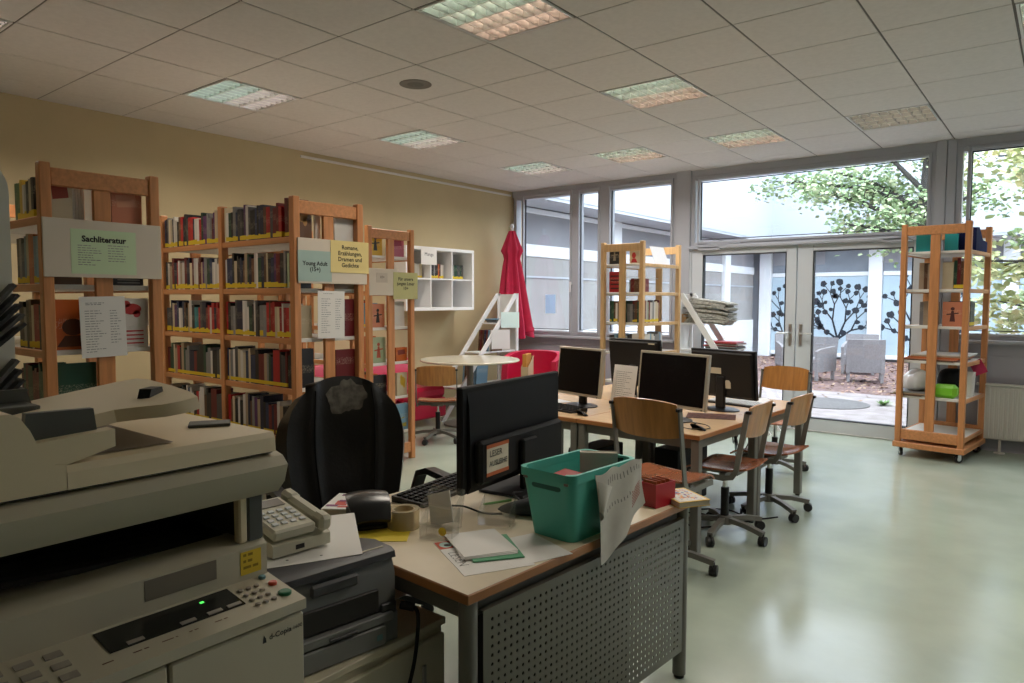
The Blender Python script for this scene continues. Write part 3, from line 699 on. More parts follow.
def book(tk, d, h, col, M, label, group=None, sticker=None, lean=0, cat='book', art=None):
    # local: spine faces -y, thickness along x from 0
    o = book_mesh(tk, d, h).build('book', [M_book, M_pages], None, smooth=0)
    o.matrix_basis = M @ Euler((0, R(lean), 0)).to_matrix().to_4x4()
    o.color = (*col, 1); tag(o, label, cat, group)
    if sticker:
        b = MB(); b.box(-.0008, tk+.0008, -.0010, min(.035, d), .008, .008+sticker)
        b.build('spine_label', M_sticker, o, smooth=0)
    if art:  # printed picture on the cover at +x
        art(o, tk, d, h)
    return o
PAL_YA = ['red']*2 + ['white']*1 + ['black']*8 + ['dark grey']*3 + ['navy']*3 + ['dark blue']*4 + ['white']*4 + ['grey']*3 + ['dark red']*4 + ['red']*2 + ['brown']*3 + ['cream']*2 + ['purple']*2 + ['dark green']*2 + ['beige']*2 + ['teal']
PAL_MIX = ['white']*5 + ['cream']*3 + ['red']*3 + ['dark red']*3 + ['black']*5 + ['orange']*2 + ['dark blue']*3 + ['green'] + ['light blue']*2 + ['grey']*3 + ['brown']*3 + ['yellow'] + ['dark green'] + ['beige']*2
BULK = MB(); BULKC = list(NCOL)
def row(place, level, T0, length, z, pal, seed, group, hr=(.19, .235), tr=(.016, .034), dr=(.12, .15), stick=.85, tail=None, gap=0.0, leanrun=None, stop=None, bulk=False):
    """books from left to right; T0(x) gives the matrix of a book standing x along the shelf"""
    rnd = random.Random(seed); x = gap; specs = []; end = length
    tail = tail or []; tl = sum(q[0] for q in tail) + .002*len(tail)
    run = None; nrun = 0
    while True:
        if nrun <= 0:
            nrun = rnd.choice([1, 1, 1, 1, 2]); run = (rnd.choice(pal), rnd.uniform(*hr), rnd.uniform(*tr), rnd.uniform(*dr))
        nrun -= 1
        cn, h, tk, d = run
        tk *= rnd.uniform(.95, 1.05)
        if x + tk > end - tl: break
        if stop and x > stop: break
        specs.append((x, tk, d, h, cn, None)); x += tk + rnd.uniform(.0004, .0016)
    x = end - tl if not stop else x
    for (tk, d, h, cn, art) in tail: specs.append((x, tk, d, h, cn, art)); x += tk + .002
    tot = {}
    for s in specs: tot[s[4]] = tot.get(s[4], 0) + 1
    cnt = {}
    for i, (x, tk, d, h, cn, art) in enumerate(specs):
        cnt[cn] = cnt.get(cn, 0) + 1
        if bulk:
            bm_ = book_mesh(tk, d, h); BULK.M = T0(x, z+.0005)
            BULK.add(bm_.v, [f_ for f_, m_ in zip(bm_.f, bm_.mi) if m_ == 0], BULKC.index(cn)); BULK.add(bm_.v, [f_ for f_, m_ in zip(bm_.f, bm_.mi) if m_ == 1], len(BULKC))
            if rnd.random() < stick: BULK.box(-.0008, tk+.0008, -.0010, .035, .008, .03, m=len(BULKC)+1)
            continue
        if tot[cn] == 1: lab = f'only {cn} book on the {level} of the {place}'
        else: lab = f'{ORD[cnt[cn]-1]} {cn} book from the left, {level}, {place}'
        lean = 0; xo = x
        if leanrun and leanrun[0] <= i < leanrun[1]: lean = leanrun[2]; xo = x + (.02 if lean < 0 else .0)
        c = NCOL[cn]; f = rnd.uniform(.75, 1.25); c = tuple(min(1, q*f) for q in c)
        st = rnd.uniform(.020, .034) if rnd.random() < stick else None
        book(tk, d, h, c, T0(xo, z+.0005), lab, group, st, lean, art=art)
    return specs
def facing_front(x0, y):   # spines towards -y, x grows to the right
    return lambda x, z: Matrix.Translation((x0+x, y, z))
def facing_back(x0, y):    # spines towards +y; x counted from x0 towards -x
    return lambda x, z: Matrix.Translation((x0-x, y, z)) @ Matrix.Rotation(PI, 4, 'Z')
def patch(mname, col): return mat(mname, (*col, 1), .5)
def art_blob(col, kind):
    # generic printed shapes on the cover that shows at the shelf end (+x side of the book)
    def f(o, tk, d, h):
        b = MB(); X = tk+.0006
        def disc(y, z, ry, rz, n=14): b.add([(X, y+ry*math.cos(2*PI*k/n), z+rz*math.sin(2*PI*k/n)) for k in range(n)], [tuple(range(n))])
        if kind == 'portrait':
            disc(d*.45, h*.45, d*.20, h*.17); b.quad((X, d*.15, h*.06), (X, d*.80, h*.06), (X, d*.62, h*.28), (X, d*.3, h*.28))
        elif kind == 'block':
            b.quad((X, d*.18, h*.45), (X, d*.85, h*.52), (X, d*.78, h*.86), (X, d*.12, h*.80))
        elif kind == 'stripes':
            for q in range(4): b.quad((X, d*.12, h*(.15+.2*q)), (X, d*.88, h*(.15+.2*q)), (X, d*.88, h*(.22+.2*q)), (X, d*.12, h*(.22+.2*q)))
        elif kind == 'flame':
            disc(d*.55, h*.62, d*.26, h*.20); disc(d*.4, h*.8, d*.12, h*.12); disc(d*.68, h*.45, d*.10, h*.13)
        elif kind == 'figure':
            disc(d*.5, h*.72, d*.10, h*.07); b.quad((X, d*.36, h*.2), (X, d*.64, h*.2), (X, d*.56, h*.64), (X, d*.44, h*.64)); b.quad((X, d*.2, h*.46), (X, d*.8, h*.52), (X, d*.8, h*.57), (X, d*.2, h*.51))
        elif kind == 'boat':
            b.quad((X, d*.15, h*.12), (X, d*.85, h*.12), (X, d*.85, h*.28), (X, d*.15, h*.22)); b.quad((X, d*.3, h*.4), (X, d*.7, h*.46), (X, d*.66, h*.5), (X, d*.34, h*.45))
        b.build('cover_picture', patch('ink_%d_%d_%d' % tuple(int(q*255) for q in col), col), o, smooth=0)
    return f

# --- Sachliteratur case (nearest on the left)
SX, SY = -3.6, 1.160
cs = bookcase('bookcase', 'nearest beech bookcase, with the pale green Sachliteratur sign on its end', (SX, SY, 0), 0, [.83, .83], group='long beech bookcases')
# --- Young Adult case
AX, AY = -3.6, 2.462
ca = bookcase('bookcase', 'middle beech bookcase full of spines, with Young Adult sign on its end', (AX, AY, 0), 0, [.83, .83], group='long beech bookcases')
# --- third case
BX, BY = -4.543, 3.815
cb = bookcase('bookcase', 'narrow looking third bookcase, end board carrying a lime sign, nearest the white cube shelf', (BX, BY, 0), 0, [.83, .80], group='long beech bookcases')
def end_board(c, x, y0, y1, z0, z1):
    b = MB(); b.box(x+.0005, x+.010, y0, y1, z0, z1, b=.002); b.build('sign_board', M_signboard, c, world=True, label='plain beige board screwed across the end posts')
end_board(cs, SX, SY+.002, SY+.523, 1.518, 1.784)
end_board(ca, AX, AY+.022, AY+.545, 1.515, 1.786)
end_board(cb, BX, BY+.006, BY+.32, 1.452, 1.678)
def sign(x, y0, y1, z0, z1, m, label, lines=None, size=.04, top=.03, rules=None, name='paper_sign', cat='sign', seed=1, tilt=0, tm=None, space=1.0, off=.0):
    t = thing(name, label, cat, (x, (y0+y1)/2, z0))
    t.rotation_euler = (R(tilt), 0, 0)
    b = MB(); b.box(0, .0012, y0-(y0+y1)/2, y1-(y0+y1)/2, 0, z1-z0); b.build('sheet', m, t, smooth=0)
    F = FACE['+x']
    if lines:
        k = MB(); text_into(k, lines, size, Matrix.Translation((.0018, 0, z1-z0-top)) @ F, space=space, off=off); k.build('lettering', tm or M_ink, t, smooth=0)
    if rules:
        k = MB(); rnd = random.Random(seed)
        for (a, c, d, e, n) in rules: rule_lines(k, Matrix.Translation((.0018, 0, 0)) @ F, a, c, d, e, n, .0030, rnd)
        k.build('small_print', M_ink_g, t, smooth=0)
    return t
sign(SX+.0105, 1.273, 1.560, 1.535, 1.741, M_green_p, 'pale green sign reading Sachliteratur on the nearest bookcase end', 'Sachliteratur', .038, .026, [(-.115, -.01, .035, .135, 9), (.015, .115, .055, .14, 7)], off=.0013)
sign(SX+.0012, 1.308, 1.510, 1.142, 1.430, M_paper, 'white printed list hanging on the bookcase end below the Sachliteratur sign', None, rules=[(-.075, .06, .245, .26, 2), (-.08, .01, .02, .225, 17), (.03, .08, .06, .225, 13)], name='paper_list', cat='notice', seed=3, tilt=1.2)
sign(AX+.0105, AY+.020, AY+.262, 1.527, 1.712, M_blue_p, 'pale blue sign reading Young Adult (15+) on the middle bookcase end', 'Young Adult\n(15+)', .035, .060, off=.0010)
sign(AX+.0120, AY+.255, AY+.555, 1.585, 1.786, M_yellow_p, 'pale yellow sign reading Romane, Erzählungen, Dramen und Gedichte', 'Romane,\nErzählungen,\nDramen und\nGedichte', .037, .024, off=.0007)
sign(AX+.0012, AY+.160, AY+.362, 1.176, 1.470, M_paper, 'white printed list hanging on the middle bookcase end below Young Adult', None, rules=[(-.06, .06, .27, .282, 1), (-.075, .0, .03, .25, 16), (.03, .08, .05, .25, 14)], name='paper_list', cat='notice', seed=4, tilt=-.8)
sign(BX+.0105, BY+.08, BY+.2, 1.56, 1.64, mat('beige_paper', (.57, .50, .42, 1), .8), 'small beige card reading 10+ on the third bookcase end', '10+', .034, .018)
sign(BX+.0115, BY+.265, BY+.55, 1.421, 1.652, M_lime_p, 'lime sign reading Für unsere jungen Leser 10+ on the third bookcase', 'Für unsere\njungen Leser\n10+', .040, .038, off=.0007)

# books: nearest case, left face
for k, (lv, seed) in enumerate(zip(['top shelf', 'second shelf', 'third shelf', 'fourth shelf'], (11, 12, 13, 14))):
    pal = ['white', 'grey', 'black', 'cream', 'yellow', 'white', 'green'] if k == 0 else (['dark green', 'dark red', 'dark red', 'dark green'] if k == 3 else PAL_MIX)
    tails = [[], [(.012, .15, .24, 'brown', None)], [(.03, .235, .235, 'orange', art_blob((.10, .03, .01), 'portrait'))], [(.02, .2, .24, 'dark green', None)]]
    row('nearest bookcase', lv, facing_front(SX-.42, SY+.03), .365 if k else .26, LEV[k], pal, seed, 'books on the nearest bookcase', hr=(.19, .24) if k else (.16, .20), dr=(.10, .12), tr=(.024, .036), tail=tails[k])
# right opening of that end
def end_book(x, y, z, tk, d, h, cn, label, art=None, group=None, rz=0):
    # cover shows at the shelf end (+x), spine towards the left of the picture (-y)
    return book(tk, d, h, NCOL[cn], Matrix.Translation((x, y, z+.0005)) @ Matrix.Rotation(R(rz), 4, 'Z'), label, group, None, 0, art=art)
end_book(SX-.080, SY+.052, LEV[0], .02, .100, .185, 'cream', 'cream book with a red picture in the top left opening of the nearest case', art_blob((.30, .05, .03), 'block'))
for k in range(4):
    book(.15, .011, .185, NCOL['white'], Matrix.Translation((SX-.22, SY+.156+k*.0125, LEV[0]+.0005)), f'{ORD[k]} thin white volume beside the cream book in the top opening', 'thin white volumes')
for k, cn in enumerate(['white', 'red', 'red', 'white']):
    book(.15, .012, .20, NCOL[cn], Matrix.Translation((SX-.22, SY+.262+k*.0135, LEV[0]+.0005)), f'{["outer left","inner left","inner right","outer right"][k]} upright {cn} volume in the top right opening of the nearest case', None)
end_book(SX-.085, SY+.322, LEV[0], .03, .14, .165, 'salmon', 'salmon pink box book in the top right opening of the nearest case', art_blob((.62, .30, .18), 'block'))
book(.15, .14, .012, NCOL['red'], Matrix.Translation((SX-.22, SY+.30, LEV[0]+.2065)), 'red book lying flat on top of the upright volumes')
end_book(SX-.085, SY+.320, LEV[1], .03, .14, .07, 'dark grey', 'low dark boxed game on the second shelf of the nearest case', art_blob((.3, .3, .28), 'stripes'))
end_book(SX-.085, SY+.30, LEV[2], .03, .175, .10, 'white', 'white red striped box on the third shelf of the nearest case', art_blob((.45, .02, .03), 'stripes'))
end_book(SX-.083, SY+.30, LEV[2]+.101, .03, .18, .14, 'white', 'white box with red marks on top of the other boxes, nearest case', art_blob((.45, .03, .03), 'flame'))
end_book(SX-.085, SY+.28, LEV[3], .03, .18, .11, 'dark green', 'dark green box on the fourth shelf of the nearest case', art_blob((.02, .03, .02), 'block'))

# books: Young Adult case, two bays, front face
rows = [('top shelf', LEV[0]), ('second shelf', LEV[1]), ('third shelf', LEV[2]), ('fourth shelf', LEV[3]), ('fifth shelf', LEV[4])]
ya_tail = [[(.03, .15, .235, 'dark red', art_blob((.28, .05, .02), 'flame')), (.028, .15, .225, 'brown', art_blob((.40, .20, .06), 'flame'))], [(.02, .14, .21, 'pale green', None), (.02, .14, .21, 'dark grey', None)], [(.03, .14, .2, 'cream', None)], [(.02, .15, .2, 'black', None), (.03, .16, .24, 'black', None)], None]
for k, (lv, z) in enumerate(rows):
    row('right Young Adult bay', lv, facing_front(AX-.80, AY+.02), .745 if k != 3 else .69, z, PAL_YA if k != 2 else PAL_YA+['red']*5+['white']*7, 40+k, 'books in the right Young Adult bay', hr=(.18, .235), tail=ya_tail[k] if k < 3 else None, tr=(.015, .036), bulk=(k >= 3))
    if k == 3:
        for q_, (tk_, h_) in enumerate(((.02, .20), (.03, .24))): book(tk_, .15, h_, NCOL['black'], Matrix.Translation((AX-.108+.021*q_, AY+.02, z+.0005)), ['slimmer', 'thicker'][q_]+' black book at the end of the fourth shelf, Young Adult case', None)
    row('left Young Adult bay', lv, facing_front(AX-1.63, AY+.02), .775, z, PAL_YA+['white']*2+(['dark green']*4 if k == 3 else []), 60+k, 'books in the left Young Adult bay', hr=(.17, .23), tr=(.015, .036), bulk=(k >= 3),
        leanrun=(9, 15, -12) if k == 3 else None, gap=.0 if k else .0)
# right openings (rear row of the middle case)
for k, (cn, h) in enumerate([('white', .20), ('beige', .20), ('dark red', .24), ('dark red', .22)]):
    end_book(AX-.08, AY+.335, LEV[k], .03, .15, h, cn, f'{["white top","beige second shelf","dark red third shelf","dark red fourth shelf"][k]} book in the right end opening of the Young Adult case', None)
end_book(AX-.08, AY+.20, LEV[0], .02, .035, .19, 'white', 'slim white book beside the brown one at the top end opening', None)
# third case end
T3 = [(0, .06, .02, .15, .20, 'yellow', 'yellow book with a dark figure, top opening of the third case', art_blob((.05, .06, .06), 'figure')),
      (0, .30, .02, .16, .19, 'pink', 'pink book in the top right opening of the third case', art_blob((.30, .05, .10), 'block')),
      (1, .06, .03, .17, .10, 'white', 'white lying box second shelf of the third case', None), (1, .30, .03, .18, .13, 'dark green', 'green book just above the lime sign', None),
      (2, .08, .02, .15, .20, 'salmon', 'pinkish picture book with a black figure on the third case', art_blob((.02, .02, .02), 'figure')), (2, .32, .02, .14, .22, 'white', 'white folder under the lime sign on the third case', None),
      (3, .08, .02, .16, .22, 'pale green', 'pale green picture book with red figure on the fourth shelf end', art_blob((.45, .08, .04), 'figure')), (3, .35, .03, .13, .12, 'orange', 'orange red book on the fourth shelf right opening, third case', art_blob((.2, .03, .02), 'block')),
      (4, .08, .03, .16, .2, 'black', 'black book on the fifth shelf of the third case', None), (4, .36, .03, .12, .2, 'cream', 'cream book with a yellow disc on the fifth shelf', art_blob((.60, .38, .03), 'flame')),
      (5, .34, .03, .15, .235, 'light blue', 'blue picture book with a boat on the lowest shelf of the third case', art_blob((.35, .30, .05), 'boat'))]
for (lv, dy, tk, d, h, cn, lab, art) in T3: end_book(BX-.085, BY+dy, LEV[lv], tk, d, h, cn, lab, art)
row('third bookcase', 'fourth shelf', facing_front(BX-.22, BY+.03), .13, LEV[3], PAL_MIX, 81, 'books on the third bookcase', bulk=True)
row('third bookcase', 'third shelf', facing_front(BX-.22, BY+.03), .13, LEV[2], PAL_MIX, 82, 'books on the third bookcase', bulk=True)
row('third bookcase', 'fifth shelf', facing_front(BX-.22, BY+.03), .13, LEV[4], PAL_MIX, 83, 'books on the third bookcase', bulk=True)

# --- white cube shelf on the yellow wall
QX, QY, QZ = -5.95, 5.55, 1.285
t = thing('cube_shelf', 'white six-compartment cube shelf hung on the yellow wall', 'wall shelf', (-6.12, 6.14, QZ))
b = MB(); D = (XL+.001, QX); hh = .755; ww = 1.175
b.box(*D, QY, QY+ww, QZ, QZ+.038, b=.003); b.box(*D, QY, QY+ww, QZ+hh-.038, QZ+hh, b=.003); b.box(*D, QY, QY+.038, QZ+.038, QZ+hh-.038, b=.003); b.box(*D, QY+ww-.038, QY+ww, QZ+.038, QZ+hh-.038, b=.003)
b.build('carcass', M_white, t, world=True)
b = MB(); b.box(XL+.002, XL+.008, QY+.03, QY+ww-.03, QZ+.03, QZ+hh-.03); b.build('back_panel', M_white, t, world=True)
cw = (ww-.076)/3
for k in (1, 2):
    y = QY+.038+cw*k; b = MB(); b.box(XL+.009, QX-.003, y-.008, y+.008, QZ+.038, QZ+hh-.038); b.build('divider', M_white, t, world=True)
for k in range(3):
    y = QY+.038+cw*k; b = MB(); b.box(XL+.009, QX-.004, y+.009, y+cw-.009, QZ+hh/2-.008, QZ+hh/2+.008); b.build('shelf', M_white, t, world=True)
def facing_px(x, y0): return lambda y, z: Matrix.Translation((x, y0+y, z)) @ Matrix.Rotation(R(90), 4, 'Z')
zt = QZ+hh/2+.009
row('middle cube', 'upper row', facing_px(QX-.11, QY+.05+cw), .33, zt, ['white', 'cream', 'white', 'black', 'grey', 'orange', 'brown'], 91, 'comics in the white cube shelf', hr=(.17, .18), dr=(.11, .12), tr=(.020, .026))
row('right hand cube', 'upper row', facing_px(QX-.12, QY+.052+2*cw), .33, zt, ['black', 'grey', 'dark grey', 'navy', 'beige', 'brown', 'dark green'], 92, 'comics in the white cube shelf', hr=(.16, .18), dr=(.11, .12), tr=(.020, .030))
row('left hand cube', 'upper row', facing_px(QX-.11, QY+.05), .33, zt, ['white', 'cream', 'beige', 'white'], 93, 'comics in the white cube shelf', bulk=True, hr=(.17, .18), dr=(.11, .12), tr=(.020, .026))
row('middle cube', 'lower row', facing_px(QX-.16, QY+.05+cw), .33, QZ+.0385, ['brown', 'pink', 'dark red'], 94, 'comics in the white cube shelf', hr=(.16, .17), dr=(.11, .12), stop=.07)
s = sign(QX+.0005, 5.79, 6.05, 1.83, 2.03, M_paper, 'white sheet with one printed word hung on the cube shelf front', 'Manga', .058, .05, None)
# ------------------------------------------------------------------ display bookcase by the window
DX, DY, DRZ = -3.965, 6.535, -92.5
cdp = bookcase('bookcase', 'pale beech display bookcase standing in front of the left window', (DX, DY, 0), DRZ, [.80], levels=[1.80, 1.50, 1.18, .86, .55, .25], wood=M_pine, wood_h=M_pine, rods=(1.66, 1.02, .70))
def local_rows(lx0, ly, ox, oy, orz):
    # books facing the end panel side (spines towards local +x); x counted along local y
    Mo = Matrix.Translation((ox, oy, 0)) @ Matrix.Rotation(R(orz), 4, 'Z')
    return lambda q, z: Mo @ Matrix.Translation((lx0, ly+q, z)) @ Matrix.Rotation(R(90), 4, 'Z')
def side_rows(lx0, ly, ox, oy, orz):
    # spines towards local +y (the long side on the right); counted from lx0 towards -x
    Mo = Matrix.Translation((ox, oy, 0)) @ Matrix.Rotation(R(orz), 4, 'Z')
    return lambda q, z: Mo @ Matrix.Translation((lx0-q, ly, z)) @ Matrix.Rotation(PI, 4, 'Z')
dl = [1.80, 1.50, 1.18, .86]
def cover(o_x, o_y, orz, lx, ly, z, tk, d, h, cn, label, art=None, group=None):
    Mo = Matrix.Translation((o_x, o_y, 0)) @ Matrix.Rotation(R(orz), 4, 'Z')
    return book(tk, d, h, NCOL[cn], Mo @ Matrix.Translation((lx, ly, z+.0005)), label, group, None, 0, art=art)
cover(DX, DY, DRZ, -.10, .06, dl[0], .02, .13, .19, 'black', 'dark picture book in the top left opening of the display bookcase', art_blob((.3, .25, .18), 'figure'))
cover(DX, DY, DRZ, -.10, .31, dl[0], .02, .12, .19, 'cream', 'cream book with a red figure in the top opening of the display bookcase', art_blob((.45, .02, .02), 'portrait'))
cover(DX, DY, DRZ, -.10, .06, dl[1]-.06+.0605, .02, .15, .22, 'red', 'red patterned book on the second shelf of the display bookcase', art_blob((.06, .01, .01), 'stripes'))
row('display bookcase', 'third shelf', local_rows(-.08, .07, DX, DY, DRZ), .40, dl[2], ['dark grey', 'dark green', 'grey', 'grey', 'white', 'brown'], 101, 'books in the display bookcase', hr=(.19, .23), stick=.3)
row('display bookcase', 'second shelf', local_rows(-.10, .30, DX, DY, DRZ), .17, dl[1], ['dark red', 'brown', 'grey', 'dark red'], 102, 'books in the display bookcase', hr=(.13, .15), tr=(.014, .02), stick=.2)
row('display bookcase side', 'third shelf', side_rows(-.09, .49, DX, DY, DRZ), .33, dl[2], ['pale green', 'white', 'cream', 'white', 'grey', 'dark red'], 103, 'books on the display bookcase side', hr=(.21, .24), tr=(.02, .035), stick=.8)
row('display bookcase side', 'fourth shelf', side_rows(-.07, .49, DX, DY, DRZ), .42, dl[3], ['white', 'white', 'light blue', 'pink', 'cream', 'grey'], 104, 'books on the display bookcase side', hr=(.17, .22), tr=(.02, .04), stick=.1, bulk=True)
row('display bookcase', 'fourth shelf', local_rows(-.08, .07, DX, DY, DRZ), .40, dl[3], ['cream', 'grey', 'dark grey', 'light blue', 'white'], 105, 'books in the display bookcase', hr=(.15, .2), stick=.1, bulk=True)
o = BULK.build('books', [mat('bulk_'+k_, (*NCOL[k_], 1), .45) for k_ in BULKC]+[M_pages, M_sticker], smooth=0); tag(o, 'dim rows of books low down and deep in the bookcases', 'books', kind='stuff')
Mo = Matrix.Translation((DX, DY, 0)) @ Matrix.Rotation(R(DRZ), 4, 'Z')
o = MB().box(0, .30, 0, .004, 0, .20).build('paper_notice', M_paper_b); o.matrix_basis = Mo @ Matrix.Translation((-.50, .42, 1.8025)) @ Matrix.Rotation(R(95), 4, 'Z') @ Matrix.Rotation(R(-18), 4, 'X')
o.matrix_basis = Mo @ Matrix.Translation((-.58, .50, 1.8025)) @ Matrix.Rotation(R(20), 4, 'X'); tag(o, 'blank white sheet propped on the top shelf of the display bookcase', 'notice')

# ------------------------------------------------------------------ slanted white shelves
def slant_shelf(name, label, loc, rz, levels, depth=1.05, W=.33, Hh=1.5):
    # local: back at x=0, slope runs down towards +x, width along y (near bar at y=0)
    t = thing(name, label, 'slanted shelf', loc, rz, None)
    for y in (0, W-.022):
        b = MB(); b.box(0, .05, y, y+.022, 0, Hh, b=.003); b.build('back_post', M_white, t)
        b = MB(); b.prism([(.0, Hh), (.075, Hh), (depth+.04, 0), (depth-.04, 0)], 'y', y, y+.022); b.build('slanted_bar', M_white, t)
    b = MB(); b.box(0, .012, .022, W-.022, .05, Hh-.01); b.build('back_panel', M_shelfwhite, t)
    for z in levels:
        x = depth*(1-z/Hh); b = MB(); b.box(.013, x+.03, .023, W-.023, z-.018, z, b=.002); b.build('shelf', M_white, t)
    return t
PXx, PYy = -5.66, 7.28
slant_shelf('slanted_shelf', 'white triangular magazine shelf in the corner beside the red parasol', (PXx, PYy, 0), -90, [1.12, .76, .35], depth=1.42, W=.33)
# rotation -90: local x -> -y, local y -> +x; move so the width spans x from -5.99 to -5.66
bpy.data.objects['slanted_shelf'].location = (PXx-.33, PYy, 0)
NXx, NYy = -3.49, 7.42
slant_shelf('slanted_shelf', 'white triangular newspaper rack in front of the left door leaf', (NXx, NYy, 0), 0, [1.16, .86, .5, .15], W=.34)
# magazines on the corner shelf
rnd = random.Random(31)
def mag(M, w, l, tk, cn, label, group=None, m=None, cat='magazine'):
    b = MB(); b.box(0, w, 0, l, 0, tk, b=.0008)
    o = b.build('magazine', [m or M_book]); o.matrix_basis = M; o.color = (*NCOL[cn], 1); tag(o, label, cat, group); return o
for k, cn in enumerate(['dark blue', 'grey', 'black', 'light blue']):
    mag(Matrix.Translation((-5.955+.005*k, 6.98-.02*k, 1.1205+.0125*k)) @ Matrix.Rotation(R(4*k-6), 4, 'Z'), .20, .24, .012, cn, f'{["lowest","second","third","topmost"][k]} magazine of the small pile high on the corner shelf', 'magazines on the corner shelf')
for k in range(16):
    cn = rnd.choice(['brown', 'light blue', 'white', 'dark red', 'grey', 'white', 'dark blue'])
    lv, kk = (0, k) if k < 8 else (1, k-8)
    x = -5.955+kk*.031
    o = MB().box(0, .016, 0, .21, 0, .27).build('magazine', M_book); o.location = (x, 6.80 if lv == 0 else 6.50, .7605 if lv == 0 else .3505); o.rotation_euler = (0, R(5), 0); o.color = (*NCOL[cn], 1)
    tag(o, f'{ORD[kk]} upright magazine from the left on the {["middle","lower"][lv]} board of the corner shelf', 'magazine', 'upright magazines on the corner shelf')
def hung(x, y, z, w, h, m, label, rz, rx):
    o = MB().box(-w/2, w/2, -.001, .0, 0, h).build('paper_notice', m); o.location = (x, y, z); o.rotation_euler = (R(rx), 0, R(rz)); tag(o, label, 'notice'); return o
hung(-5.57, 6.99, 1.06, .24, .20, mat('pale_mint_paper', (.62, .80, .80, 1), .8), 'pale mint notice hung on the slanting bar of the corner shelf', 55, -3)
hung(-5.57, 6.80, .80, .24, .24, M_paper_b, 'white notice hung lower on the corner shelf, below the mint one', 55, -3)
# newspapers
for k in range(16):
    s = random.Random(200+k); b = MB(); wv = s.uniform(.003, .007)
    b.sheet(lambda u, v: (u*.47, v*.26, .014+wv*math.sin(5*u+k)+.003*math.sin(7*v+2*k)-.03*max(0,u-.6)*(u-.6)*4), 8, 4, .0155)
    o = b.build('newspaper', M_news); o.location = (NXx+.09+s.uniform(-.03, .05), NYy+.038, 1.163+.0178*k-.0); o.rotation_euler = (0, R(.2+k*.38), R(s.uniform(-1.5, 2.5)))
    tag(o, f'folded newspaper in the high stack of the rack, {ORD[k]} from the bottom', 'newspaper', 'newspapers stacked in the rack')
for k, cn in enumerate(['brown', 'white', 'dark grey', 'grey', 'red', 'white', 'dark red', 'red']):
    mag(Matrix.Translation((NXx+.31+.012*((k*3) % 4), NYy+.03, .861+.0125*k)) @ Matrix.Rotation(R(3*((k*5) % 3)-3), 4, 'Z'), .36, .27, .012, cn, f'{ORD[k]} magazine from the bottom of the reddish pile in the newspaper rack', 'magazines in the newspaper rack')
o = MB().box(0, .10, 0, .25, 0, .12, b=.004).build('brochure_box', M_kraft); o.location = (NXx+.055, NYy+.05, 1.163-.0); o.location.x = NXx+.014; o.location.z = 1.1615; o.scale = (.8, 1, .8); tag(o, 'small brown brochure box under the newspapers in the rack', 'box')

# ------------------------------------------------------------------ red parasol
t = thing('parasol', 'closed red parasol standing in the window corner', 'parasol', (-6.03, 7.60, 0))
b = MB()
def par(u, v):
    a = 2*PI*u; z = 2.36 - 1.42*v
    if v < .20: r = .045 + .105*(v/.20)
    elif v < .25: r = .150 - .055*(v-.20)/.05
    else: r = .095 + .125*((v-.25)/.75)**.7
    r *= 1 + (.16+.24*v)*math.sin(8*a+.6*math.sin(3*a))
    zz = z + (.05*math.sin(4*a+1) if v > .95 else 0)
    return (r*math.cos(a)*1.0+.06*v*v, r*math.sin(a)*.85, zz)
b.sheet(par, 72, 26); b.build('cloth', M_redcloth, t, smooth=60)
b = MB(); b.rod((0, 0, .05), (0, 0, 2.42), .019); b.lathe([(.022, 0), (.03, .02), (.02, .05), (0, .06)], 12, (0, 0, 2.40), cap=False); b.build('pole', M_white, t)
b = MB(); b.lathe([(.22, 0), (.22, .05), (.06, .08), (.03, .25), (.021, .26)], 24); b.build('base', M_metal_g, t)

# ------------------------------------------------------------------ reading corner
t = thing('round_table', 'round pale reading table in front of the corner shelf', 'table', (-5.30, 5.92, 0))
b = MB(); b.lathe([(0, 0), (.55, 0), (.565, .008), (.565, .018), (.555, .026), (0, .026)], 48, (0, 0, .72), cap=False); b.build('tabletop', mat('cream_laminate', (.60, .56, .45, 1), .16), t)
b = MB(); b.rod((0, 0, .03), (0, 0, .72), .038, n=16); b.build('column', M_metal_g, t)
b = MB(); b.lathe([(.30, 0), (.30, .02), (.05, .05), (.04, .06)], 32); b.build('base', M_metal_g, t)
t = thing('sofa', 'low red two-seat sofa along the yellow wall behind the bookcases', 'sofa', (-5.93, 5.12, 0))
b = MB(); b.box(-.30, .36, -.74, .70, .08, .30, b=.02); b.build('frame', M_red, t)
for y0, y1 in ((-.73, -.03), (-.02, .69)):
    b = MB(); b.box(-.18, .37, y0, y1, .301, .44, b=.04); b.build('seat_cushion', M_red, t)
    b = MB(); b.prism([(-.33, .30), (-.19, .30), (-.22, .68), (-.25, .72), (-.33, .72)], 'y', y0, y1); b.build('back_cushion', M_red, t)
for x in (-.25, .30):
    for y in (-.66, .62): b = MB(); b.rod((x, y, 0), (x, y, .08), .02); b.build('foot', M_black, t)
t = thing('tub_armchair', 'red rounded tub armchair under the left window', 'armchair', (-5.13, 6.88, 0), 15)
def tub(u, v):
    a = R(-20 + 220*u); r = .37 + .02*math.sin(PI*v)
    return (r*math.cos(a), r*math.sin(a), .06 + v*(.72-.10*(abs(u-.5)*2)**3))
b = MB(); b.sheet(tub, 28, 8, .07); b.build('curved_back', M_red, t, smooth=60)
b = MB(); b.lathe([(0, .28), (.27, .28), (.30, .32), (.30, .40), (.26, .43), (0, .44)], 28, cap=False); b.build('seat_cushion', M_red, t)
b = MB(); b.lathe([(.0, 0), (.26, 0), (.26, .05), (.28, .06), (.28, .28), (0, .28)], 28, cap=False); b.build('base', M_red, t)
t = thing('magazine_holder', 'beige cardboard magazine holder with orange papers standing in the red armchair', 'magazine holder', (-5.06, 6.68, .4405), 20)
b = MB()
